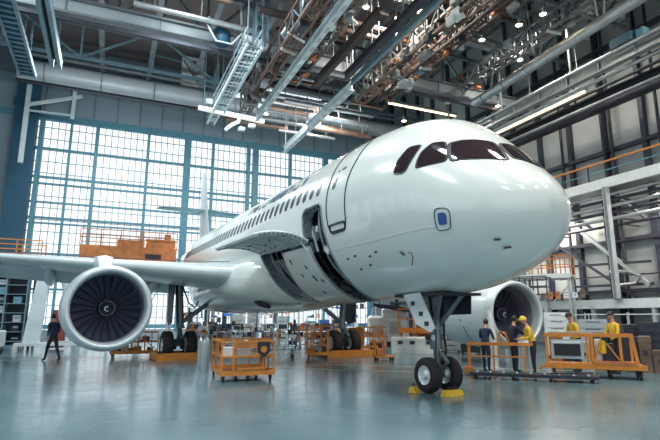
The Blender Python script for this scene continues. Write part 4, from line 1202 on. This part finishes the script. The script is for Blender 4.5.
# many cross pipes in the roof space
rnd = random.Random(33); pl = []
for k in range(58):
    y = 12.6 + k * .52; z = (18.9, 19.75, 18.2, 19.3)[k % 4] + rnd.uniform(-.1, .1)
    xa = rnd.uniform(6.5, 16) if y > 27 else rnd.uniform(-1, 16)
    xb = xa + rnd.uniform(3, 9)
    m_ = rnd.choice((GALV, BROWN, TRUSS, TRUSS, LIGHTP, DBROWN, BROWN))
    t = thing('roof_pipe', '', 'pipe', (xa, y, z))
    r_ = rnd.uniform(.09, .22)
    MB().path([(0, 0, 0), (xb - xa, 0, 0)], r_, 10).build('pipe_run', m_, t, smooth=True)
    for j in range(3): MB().bar(((xb - xa) * (.15 + .35 * j), 0, 0), ((xb - xa) * (.15 + .35 * j), 0, 20.0 - z + .6), .05).build('pipe_hanger', TRUSS, t)
    pl.append(t)
rank(pl, 'roof service pipe crossing below the trusses, %s counting towards the window', 'roof service pipes', key=lambda o: o.location.y)

# catwalk on the right wall
t = thing('catwalk', 'long catwalk on the right wall with pale edge beam and orange top rail', 'catwalk', (0, 0, 0))
MB().bb(26.0, 6, 9.55, 29.6, 44, 9.62).build('deck', STEEL, t); MB().bb(25.9, 6, 9.15, 26.1, 44, 9.72).build('edge_beam', LIGHTP, t)
MB().bar((26.0, 6, 10.72), (26.0, 44, 10.72), .09).build('top_rail', ORANGE, t); MB().bar((26, 6, 10.2), (26, 44, 10.2), .05).build('mid_rail', TEAL, t)
for k in range(20): MB().bar((26, 7 + 1.9 * k, 9.7), (26, 7 + 1.9 * k, 10.75), .06).build('rail_post', DARKM, t)
for k in range(10): MB().bar((26.2, 8 + 3.8 * k, 9.2), (29.6, 8 + 3.8 * k, 7.6), .14).build('bracket', TRUSS, t)
pl = []
for x, z, r_, m_ in ((26.6, 8.9, .09, GALV), (26.8, 8.6, .10, DARKM), (27.0, 8.3, .11, GALV), (27.3, 7.98, .10, DARKM), (27.6, 7.65, .11, GREYP), (28.0, 7.3, .09, DARKM)):
    t = thing('wall_pipe', '', 'pipe', (x, 0, z)); MB().path([(0, 8, 0), (0, 42, 0)], r_, 12).build('pipe_run', m_, t, smooth=True)
    for k in range(7): MB().bar((0, 10 + 5 * k, 0), (29.6 - x, 10 + 5 * k, 0), .08).build('pipe_clip', DARKM, t)
    pl.append(t)
rank(pl, 'horizontal pipe on the right wall below the catwalk, %s from the top', 'pipes under the catwalk', key=lambda o: -o.location.z)
t = thing('support_post', 'tall pale steel post standing between the mezzanine and the catwalk', 'post', (25.75, 19.1, 0))
MB().bb(-.16, -.12, 2.79, .16, -.08, 9.15).bb(-.16, .08, 2.75, .16, .12, 9.15).bb(-.03, -.08, 2.75, .03, .08, 9.15).build('post_web', GREYP, t); MB().bb(-.3, -.25, 2.785, .3, .25, 2.82).build('base_plate', STEEL, t)
t = thing('wall_brace', 'pale diagonal brace with pipe bends on the right wall behind the post', 'brace', (28.8, 0, 0))
MB().bar((0, 25, 8.8), (0, 19.2, 3.6), .2).build('diagonal', GREYP, t); MB().bar((0, 24.5, 5.2), (0, 19, 5.0), .15).bar((0, 24.5, 3.8), (0, 19, 3.7), .15).bar((0, 21.6, 3), (0, 21.6, 9), .16).bar((0, 18.2, 3), (0, 18.2, 6.5), .14).build('frame_bar', DARKM, t)
MB().bar((.5, 27, 7.6), (.5, 20.5, 3.0), .14).bar((.5, 26, 6.6), (.5, 15, 6.4), .1).bar((.5, 26, 4.4), (.5, 15, 4.3), .08).build('frame_bar', DARKM, t)
MB().path([(-.2, 21.5, 4.6), (-.2, 20.2, 4.5), (-.2, 19.6, 4.2), (-.2, 19.9, 3.8), (-.2, 21.3, 3.7)], .1, 8).build('pipe_bend', GALV, t, smooth=True)

# mezzanine
t = thing('mezzanine', 'pale mezzanine floor on columns along the right wall', 'mezzanine', (0, 0, 0))
MB().bb(26.1, 8, 2.6, 29.6, 40, 2.75).build('deck', STEEL, t); MB().bb(25.9, 8, 2.28, 26.1, 40, 2.78).build('edge_beam', LIGHTP, t)
for k in range(9): MB().bb(25.95, 10 + 3.6 * k, 0, 26.15, 10.2 + 3.6 * k, 2.3).build('column_leg', GREYP, t)
MB().bar((25.98, 8, 3.2), (25.98, 40, 3.2), .05).build('rail', DARKM, t)
for k in range(16): MB().bar((25.98, 9 + 2 * k, 2.75), (25.98, 9 + 2 * k, 3.3), .05).build('rail_post', DARKM, t)

# ================================================================== DOCKS AND STANDS
def dock(name, label, loc, rz, L, W, z, m=ORANGE2, legs=4, mrail=ORANGE, fascia=.5, mleg=GREYP, post=1.1, skip=False):
    t = thing(name, label, 'platform', loc, rz)
    MB().bb(-L / 2, -W / 2, z - .1, L / 2, W / 2, z).build('deck', m, t)
    MB().bb(-L / 2, -W / 2 - .05, z - fascia, L / 2, -W / 2 + .02, z + .05).bb(-L / 2, W / 2 - .02, z - fascia, L / 2, W / 2 + .05, z + .05).build('edge_beam', m, t)
    for i in range(legs):
        x = -L / 2 + .15 + (L - .3) * i / (legs - 1)
        for y in (-W / 2 + .1, W / 2 - .1): MB().bar((x, y, 0), (x, y, z - .1), .14).build('leg', mleg, t)
        if i: 
            xp = -L / 2 + .15 + (L - .3) * (i - 1) / (legs - 1)
            MB().bar((xp, -W / 2 + .1, z * .25), (x, -W / 2 + .1, z * .85), .07).build('brace', mleg, t)
    n = max(2, int(L / post))
    for y in (-W / 2, W / 2):
        r_ = MB()
        for q in (.55, 1.1): r_.bar((-L / 2, y, z + q), (L / 2, y, z + q), .06)
        r_.build('rail', mrail, t)
        for i in range(n + 1): MB().bar((-L / 2 + L * i / n, y, z), (-L / 2 + L * i / n, y, z + 1.1), .06).build('rail_post', mrail, t)
    return t
# orange docking platform behind the wing
t = dock('docking_platform', 'big weathered orange docking platform behind the wing in front of the window', (1.15, 36.6, 0), 0, 6.0, 2.2, 6.35, ORANGE2, 4, ORANGE2, .85)
MB().bb(-.8, -1.05, 6.36, .9, -.4, 6.85).build('side_box', ORANGE2, t); MB().bb(1.0, -1.05, 6.36, 2.9, -.3, 7.0).build('side_box', ORANGE2, t); MB().bb(1.0, -1.2, 5.6, 2.0, -1.1, 5.95).build('dark_hatch', BLACK, t); MB().bb(1.4, -1.6, 5.2, 2.9, -1.1, 5.5).build('extension_arm', ORANGE2, t)
MB().bar((.8, -1.2, 5.5), (.8, -1.2, 7.4), .1).build('mast', ORANGE, t); MB().bb(2.2, -.9, 7.0, 2.6, -.5, 7.4).build('motor_box', ORANGE2, t)
# left docks
t = dock('docking_platform', 'dark multi-level docking platform with orange rail at the left edge under the wing tip', (-5.6, 34.5, 0), 0, 3.8, 2.2, 5.1, ORANGE2, 3, ORANGE, .3, DARKM)
t = thing('storage_rack', 'dark tall storage rack with many thin shelves at the left edge', 'rack', (-5.5, 32.4, 0))
for x in (-1.5, -.5, .5, 1.5):
    for y in (-.4, .4): MB().bar((x, y, 0), (x, y, 4.5), .07).build('upright', TRUSSB, t)
MB().bb(-1.55, .42, .3, 1.55, .46, 4.6).build('back_panel', DARKM, t)
for k in range(9): MB().bb(-1.5, -.42, .5 + k * .5, 1.5, .42, .54 + k * .5).build('shelf', TRUSSB, t)
rnd = random.Random(5); bx = []
for k in range(9):
    for j in range(4):
        if rnd.random() < .35: continue
        b_ = thing('parts_bin', '', 'bin', (-5.5 - 1.25 + j * .75 + rnd.uniform(0, .15), 32.35, .54 + k * .5 + .001))
        w_, h_ = rnd.uniform(.3, .5), rnd.uniform(.2, .38)
        MB().bb(-w_ / 2, -.3, 0, w_ / 2, .3, h_).build('bin_body', rnd.choice((DARKM, DARKC, BLACK, TEAL, GREYP)), b_); MB().bb(-w_ / 2 + .05, -.315, h_ * .5, w_ / 2 - .05, -.3, h_ * .8).build('bin_front', TRUSSB, b_)
        bx.append(b_)
rank(bx, 'small parts bin in the dark tall rack at the left edge, %s counted upwards', 'bins in the tall rack', key=lambda o: (o.location.z, o.location.x))
t = thing('slanted_pylon', 'broad pale slanted pylon standing between the rack and the big engine', 'stand', (-3.35, 31.5, 0))
MB().loft([[(-.55, -.25, .45), (.25, -.25, .45), (.25, .25, .45), (-.55, .25, .45)], [(-.10, -.2, 4.55), (.42, -.2, 4.55), (.42, .2, 4.55), (-.10, .2, 4.55)]]).build('pylon_body', CYANP, t)
MB().bb(-.9, -.5, .30, 2.6, .35, .45).bb(-.9, -.5, 0, -.7, .35, .3).bb(2.4, -.5, 0, 2.6, .35, .3).build('base_slab', PALE, t)
t = thing('curved_fender', 'pale curved upright strip beside the slanted pylon', 'stand', (-2.05, 31.4, 0.46))
MB().path([(.25, 0, 0), (.22, 0, 1.2), (.02, 0, 2.6), (-.25, 0, 3.7), (-.35, 0, 4.2)], [.1, .12, .16, .2, .24], 10).build('strip', CYANP, t, smooth=True)
MB().bb(-.2, -.2, 0, .5, .2, .06).build('foot', GREYP, t)
t = thing('ladder_cabinet', 'narrow brown ladder cabinet behind the striding worker', 'cabinet', (-2.4, 33.2, 0))
MB().bb(-.35, -.3, .1, .35, .3, 2.2).build('cabinet_body', BROWN, t); MB().bb(-.32, -.33, .2, .0, -.3, 2.1).bb(.03, -.33, .2, .32, -.3, 2.1).build('door', RED, t)
t = thing('low_cart', 'low white box cart at the far left floor edge', 'cart', (-5.0, 30.0, 0))
MB().box((0, 0, .75), (1.0, .6, .8), ch=.04).build('cart_body', PALE, t); MB().bb(-.5, -.32, .35, .5, .32, .4).build('deck', GREYP, t)
for x in (-.4, .4): caster(t, x, -.2, .09); caster(t, x, .2, .09)
# right docks beyond the far engine
dock('maintenance_dock', 'orange railed maintenance dock with white deck right of the far engine', (23.6, 23.4, 0), R(-58), 5.2, 1.6, 4.25, LIGHTP, 3, ORANGE2, .22, GREYP, .5)
dock('maintenance_dock', 'lower grey railed dock in front of the mezzanine right of the far engine', (21.9, 22.6, 0), R(-58), 3.6, 1.2, 2.95, GREYP, 3, DARKM, .16, GREYP, .7)
t = dock('maintenance_dock', 'orange low work platform behind the nose gear under the fuselage', (16.4, 24.3, 0), R(-32), 2.6, 1.4, 1.15, ORANGE, 4, ORANGE2, .22, ORANGE2, .8)

# ================================================================== FAR BENCHES AND MACHINES
rnd = random.Random(77)
def spot(px, dist, z=0.0): return along(px, dist, z)
RZ = lambda px: -math.atan2(along(px, 1)[0], along(px, 1)[1])
def bench(px, dist, L=1.25, m=LIGHTP):
    t = thing('workbench', '', 'workbench', spot(px, dist), RZ(px))
    MB().bb(-L / 2, -.4, .86, L / 2, .4, .92).build('bench_top', m, t)
    for x in (-L / 2 + .06, L / 2 - .06):
        for y in (-.34, .34): MB().bar((x, y, 0), (x, y, .86), .06).build('leg', GREYP, t)
    MB().bb(-L / 2 + .05, -.3, .3, L / 2 - .05, .3, .34).build('shelf', GREYP, t)
    MB().bb(.05, -.36, .5, L / 2 - .1, .3, .86).build('drawer', BLUEB if rnd.random() < .3 else GREYP, t)
    return t
def cabinet(px, dist, w_, h_, m):
    t = thing('tool_cabinet', '', 'cabinet', spot(px, dist), RZ(px))
    MB().bb(-w_ / 2, -.3, .1, w_ / 2, .3, h_).build('cabinet_body', m, t)
    n = max(2, int(h_ / .3))
    for k in range(n):
        d_ = MB().bb(-w_ / 2 + .03, -.325, .14 + (h_ - .2) * k / n, w_ / 2 - .03, -.3, .11 + (h_ - .2) * (k + 1) / n).build('drawer', m, t)
        MB().bb(-w_ * .25, -.345, .08 + (h_ - .2) * (k + 1) / n, w_ * .25, -.325, .10 + (h_ - .2) * (k + 1) / n).build('handle', DARKM, d_)
    for x in (-w_ / 2 + .08, w_ / 2 - .08): MB().bb(x - .04, -.25, 0, x + .04, .25, .1).build('foot', BLACK, t)
    return t
def monitor(px, dist, z):
    t = thing('monitor', '', 'monitor', spot(px, dist, z), RZ(px) + rnd.uniform(-.4, .4))
    MB().bb(-.12, -.1, 0, .12, .1, .02).bar((0, 0, .02), (0, 0, .16), .04).build('stand', DARKM, t); b_ = MB().bb(-.3, -.02, .12, .3, .02, .48).build('bezel', BLACK if rnd.random() < .6 else LIGHTP, t); MB().bb(-.27, -.026, .15, .27, -.02, .45).build('display', SCREEN, b_)
    return t
def box(px, dist, z, s, m, name='crate'):
    t = thing(name, '', 'crate', spot(px, dist, z), RZ(px) + rnd.uniform(-.2, .2))
    MB().box((0, 0, s[2] / 2), s, ch=.02).build('crate_body', m, t); MB().bb(-s[0] / 2 - .01, -s[1] / 2 - .01, s[2] * .82, s[0] / 2 + .01, s[1] / 2 + .01, s[2] * .96).build('lid', m, t)
    MB().bb(-s[0] * .15, -s[1] / 2 - .03, s[2] * .5, s[0] * .15, -s[1] / 2, s[2] * .6).build('handle', DARKM, t)
    return t
def machine(px, dist, h_, m, m2):
    t = thing('bench_machine', '', 'machine', spot(px, dist), RZ(px))
    MB().box((0, 0, .5), (1.1, .8, 1.0), ch=.05).build('base', m, t); MB().box((-.2, 0, (1 + h_) / 2), (.35, .4, h_ - 1), ch=.04).build('column', m2, t); MB().box((.15, -.1, h_ - .15), (.8, .45, .35), ch=.05).build('head', m, t)
    MB().path([(.3, -.1, h_ - .1), (.6, -.1, h_ - .3), (.62, -.1, h_ - .8)], .05, 8).build('arm', m2, t, smooth=True); MB().bb(-.4, -.42, .3, .4, -.4, .8).build('panel', m2, t); MB().tube((.3, -.1, 1.0), (.3, -.1, h_ - .3), .06).build('spindle', STEEL, t, smooth=True)
    return t
def rack(px, dist, L, h_):
    t = thing('shelf_rack', '', 'shelf', spot(px, dist), RZ(px))
    for x in (-L / 2, L / 2):
        for y in (-.3, .3): MB().bar((x, y, 0), (x, y, h_), .05).build('upright', GREYP, t)
    for k in range(4): MB().bb(-L / 2, -.3, .2 + (h_ - .3) * k / 3, L / 2, .3, .24 + (h_ - .3) * k / 3).build('shelf', LIGHTP, t)
    return t, h_
be, ca, mo, bo_, ma, ra, rb = [], [], [], [], [], [], []
cl = (LIGHTP, GREYP, BLUEB, DARKM, TEAL, PALE, BROWN, CARD)
for px in (200, 222, 244, 266, 288, 310, 332): be.append(bench(px, 33 + rnd.uniform(-.6, .6)))
for k, b0 in enumerate(be):
    M_ = b0.matrix_basis
    for j, x in enumerate((-.32, .32)):
        p_ = tuple(M_ @ Vector((x, 0, .921)))
        if (k + j) % 2 == 0: o_ = monitor(0, 1, 0); mo.append(o_)
        else: o_ = box(0, 1, 0, (rnd.uniform(.3, .5), .35, rnd.uniform(.25, .6)), rnd.choice(cl)); bo_.append(o_)
        o_.location = p_; o_.rotation_euler = (0, 0, b0.rotation_euler.z + rnd.uniform(-.2, .2))
for px in (196, 209, 221, 239, 254, 268, 282, 296, 310, 324, 338): ca.append(cabinet(px, 36 + rnd.uniform(-.4, .4), rnd.uniform(.7, .85), rnd.uniform(1.2, 2.1), rnd.choice((GREYP, DARKM, BLUEB, DARKM, TEAL, PALE, BROWN))))
for px in (193, 210, 227, 244, 261, 278, 295, 312, 330, 372): ma.append(machine(px, 39.3 + rnd.uniform(-.4, .4), rnd.uniform(2.2, 3.4), rnd.choice((LIGHTP, PALE, GREYP, CYANP, DARKM, BLUEB)), rnd.choice((DARKM, GREYP, BLUECOL))))
for px in (192, 219, 243, 265, 287, 312, 335, 362):
    t, h_ = rack(px, 43.5, 1.7, rnd.uniform(2.0, 2.9)); ra.append(t)
    for k in range(4):
        for x in (-.5, 0, .5):
            if rnd.random() < .3: continue
            s = (rnd.uniform(.28, .4), .4, rnd.uniform(.2, min(.45, (h_ - .3) / 3 - .1)) if k < 3 else rnd.uniform(.2, .45))
            p = Matrix.Translation(t.location) @ Matrix.Rotation(RZ(px), 4, 'Z') @ Vector((x, 0, .241 + (h_ - .3) * k / 3))
            b_ = thing('carton', '', 'box', tuple(p), RZ(px))
            MB().box((0, 0, s[2] / 2), s, ch=.015).build('carton_body', rnd.choice(cl), b_); MB().bb(-s[0] / 2 - .004, -.03, s[2] * .3, s[0] / 2 + .004, .03, s[2] + .003).build('tape', WOOD, b_)
            rb.append(b_)
tl, wl = [], []
for k in range(14):
    px, dd = 191 + k * 11.3, 30.3 + rnd.uniform(-.5, .5)
    t = thing('tool_trolley', '', 'trolley', spot(px, dd), RZ(px) + rnd.uniform(-.3, .3))
    h_ = rnd.uniform(.9, 1.5); fm_ = rnd.choice((ORANGE2, GREYP, DARKM, BLUEB, LIGHTP, RED))
    for x in (-.25, .25):
        for y in (-.2, .2): MB().bar((x, y, .12), (x, y, h_), .04).build('post', fm_, t)
    for z in (.2, h_ * .55, h_ - .1): MB().bb(-.27, -.22, z, .27, .22, z + .05).build('tray', fm_, t)
    for z in (.25, h_ * .55 + .05, h_ - .05):
        for x in (-.13, .12):
            if rnd.random() < .25: continue
            s = (rnd.uniform(.12, .22), rnd.uniform(.15, .3), rnd.uniform(.1, .3)); MB().box((x, 0, z + s[2] / 2), s, ch=.01).build('tool_box', rnd.choice(cl + (DARKM, BLACK, ORANGE2, RED)), t)
    for x in (-.2, .2): caster(t, x, -.15, .06); caster(t, x, .15, .06)
    tl.append(t)
for k in range(12):
    px, dd = 195 + k * 12.4, 34.6 + rnd.uniform(-.2, .2)
    t = thing('work_lamp', '', 'lamp', spot(px, dd), rnd.uniform(0, 6))
    h_ = rnd.uniform(1.7, 2.7)
    MB().lathe([(.22, 0), (.22, .03), (.04, .06), (.03, .1)], (0, 0, 0), 'Z', 14, True).build('base', DARKM, t); MB().bar((0, 0, .05), (0, 0, h_), .05).build('pole', rnd.choice((GREYP, DARKM, LIGHTP)), t)
    MB().bar((0, 0, h_), (.45, 0, h_ + .15), .04).build('arm', DARKM, t); MB().box((.5, 0, h_ + .08), (.3, .2, .14), ch=.02).build('lamp_head', rnd.choice((LIGHTP, DARKM, BLUEB)), t)
    wl.append(t)
rank(tl, 'small loaded tool trolley beyond the orange cage cart, %s from the left', 'tool trolleys')
rank(wl, 'thin work lamp on a pole behind the workbenches, %s from the left', 'work lamps')
rank(be, 'pale workbench below the window, %s from the left in the bench row', 'workbenches below the window')
rank(mo, 'small monitor on the far workbenches, %s from the left', 'monitors on the workbenches')
rank(bo_, 'small crate on the far workbenches, %s from the left', 'crates on the workbenches')
rank(ca, 'drawer cabinet behind the far workbenches, %s from the left', 'drawer cabinets')
rank(ma, 'pale upright bench machine beyond the cabinets, %s from the left', 'bench machines')
rank(ra, 'open shelf rack before the window, %s from the left in its row', 'shelf racks')
rank(rb, 'carton on the shelf racks before the window, %s from the left', 'cartons on the shelf racks')
# under the nose: white crate, covered machine, boxes
t = thing('long_case', 'long white lidded case on the floor behind the nose gear', 'case', along(415, 26.6), RZ(415))
MB().box((0, 0, .40), (2.5, .9, .8), ch=.05).build('case_body', PALE, t); MB().bb(-1.27, -.47, .66, 1.27, .47, .72).build('lid', LIGHTP, t)
for x in (-.9, -.3, .5): MB().bb(x, -.47, .45, x + .25, -.45, .62).build('latch', DARKM, t)
t = thing('covered_machine', 'big white machine with dark angled arm behind the nose gear', 'machine', along(388, 33), RZ(388))
MB().box((0, 0, 1.1), (2.6, 1.4, 1.6), ch=.15).build('housing', PALE, t); MB().box((.4, -.2, 2.1), (1.6, .9, .5), ch=.1).build('upper_housing', LIGHTP, t)
MB().bar((-.6, -.85, 2.5), (1.6, -.85, 2.2), .26).bar((1.6, -.85, 2.2), (1.9, -.85, 1.3), .24).bar((-.6, -.85, 2.5), (-.9, -.85, 2.6), .2).build('arm', DARKM, t)
for x in (-1, 0, 1): MB().bb(x - .15, -.6, 0, x + .15, .6, .32).build('foot', DARKM, t)
MB().bb(-1.0, -.73, .6, -.3, -.7, 1.3).build('panel', STEEL, t); MB().bb(.1, -.73, .8, .8, -.7, 1.5).build('panel', STEEL, t)
for k, (px, d_, w_, h_, m_, l_) in enumerate(((356, 30.5, .9, 1.2, ORANGE2, 'brown-orange tool cabinet behind the far main wheels'), (433, 32.0, 1.0, 1.8, BROWN, 'brown cabinet behind the nose gear leg'), (424, 33.0, 1.0, 2.6, ORANGE2, 'tall orange cabinet left of the nose gear leg'), (449, 27.5, 1.0, 1.3, GREYP, 'grey cabinet seen between nose gear and far engine'),
        (469, 26.3, .9, 1.1, DARKM, 'dark low cabinet under the far engine cowling'), (654, 21.6, 1.0, 1.6, DARKM, 'dark cabinet at the right edge under the mezzanine'), (636, 22.6, .9, 1.5, DARKM, 'dark cabinet behind the right end of the work cart'), (622, 25.0, 1.0, 1.5, BROWN, 'brown cabinet under the mezzanine behind the upright worker'),
        (556, 25.5, 1.0, 2.0, LIGHTP, 'white cabinet right of the far engine inlet'), (592, 24.6, 1.1, 1.7, GREYP, 'broad grey cabinet under the mezzanine between the two yellow workers'))):
    t = cabinet(px, d_, w_, h_, m_); t['label'] = l_
rk = []
for px, d_ in ((570, 30.0), (606, 28.0), (652, 27.0)):
    t, h_ = rack(px, d_, 1.8, 2.0); rk.append(t)
rank(rk, 'pale shelf rack under the mezzanine, %s from the left', 'racks under the mezzanine')
bl = []
for k in range(8):
    px = 554 + k * 14.6
    bl.append(box(px, 20.4 - k * .06, 0, (rnd.uniform(.35, .48), .4, rnd.uniform(.7, 1.3)), rnd.choice((DARKM, BROWN, GREYP, LIGHTP, ORANGE2, DARKM))))
rank(bl, 'equipment crate on the floor along the mezzanine, %s from the left', 'crates along the mezzanine')
bl = []
for k, (px, d_) in enumerate(((545, 27), (552, 27.3), (560, 26.6), (568, 26.2), (577, 25.5), (585, 25))):
    p = along(px, d_); 
    bl.append(box(px, d_ + 3.2, 2.76, (rnd.uniform(.2, .28), .3, rnd.uniform(.25, .5)), rnd.choice((ORANGE2, LIGHTP, BROWN, DARKM))))
rank(bl, 'crate stored on the mezzanine floor, %s from the left', 'crates on the mezzanine')

# ================================================================== LIGHT
wd = bpy.data.worlds.new('daylight'); SC.world = wd; wd.use_nodes = True
bg = wd.node_tree.nodes['Background']
bg.inputs['Color'].default_value = (.89, .96, 1.0, 1)
bg.inputs['Strength'].default_value = 1.65
def area(name, loc, rot, sx, sy, e, col):
    l = bpy.data.lights.new(name, 'AREA'); l.shape = 'RECTANGLE'; l.size, l.size_y = sx, sy; l.energy = e; l.color = col
    o = bpy.data.objects.new(name, l); COL.objects.link(o); o.location = loc; o.rotation_euler = rot
for x, y in ((-8, 6), (3, 6), (14, 6), (24, 8), (-8, 22), (3, 22), (14, 22), (24, 22), (0, 38), (16, 38), (27.8, 15), (27.8, 26)):  # last two, below the catwalk, are fill added to brighten the right wall
    area('high_bay_lamp', (x, y, 19.5 if x < 27 else 8.9), (0, 0, 0), 1.2, 5, (2000 if x < 20 else 1100) * (1.25 if y > 30 else 1) if x < 27 else 1500, (1, .9, .78) if x > 10 else (.86, .95, 1))
for x, y in ((2, -6), (8, -6), (14, -6), (20, -3), (5, 1), (11, 1), (17, 1)):
    area('strip_lamp', (x, y, 17.5), (0, 0, 0), .35, 5, 260, (1, .97, .92))
for x, y in ((4, 36), (9.5, 37), (14, 33)):  # added fill without fixtures, hidden behind the jet, to brighten the far benches
    area('bench_fill', (x, y, 6.8), (0, 0, 0), 4, .4, 1100, (.95, .98, 1))
for x in (-2, 8, 15):  # added fill without fixtures, tilted up to brighten back wall and roof beams
    area('wall_wash_fill', (x, 34.5, 16.5), (PI * .64, 0, 0), 6, .5, 450, (.9, .97, 1))
SC.view_settings.view_transform = 'Standard'
SC.view_settings.look = 'None'
SC.view_settings.exposure = -0.27
SC.cycles.use_denoising = True
SC.cycles.max_bounces = 8
SC.cycles.sample_clamp_indirect = 6
SC.cycles.caustics_reflective = False
SC.cycles.caustics_refractive = False
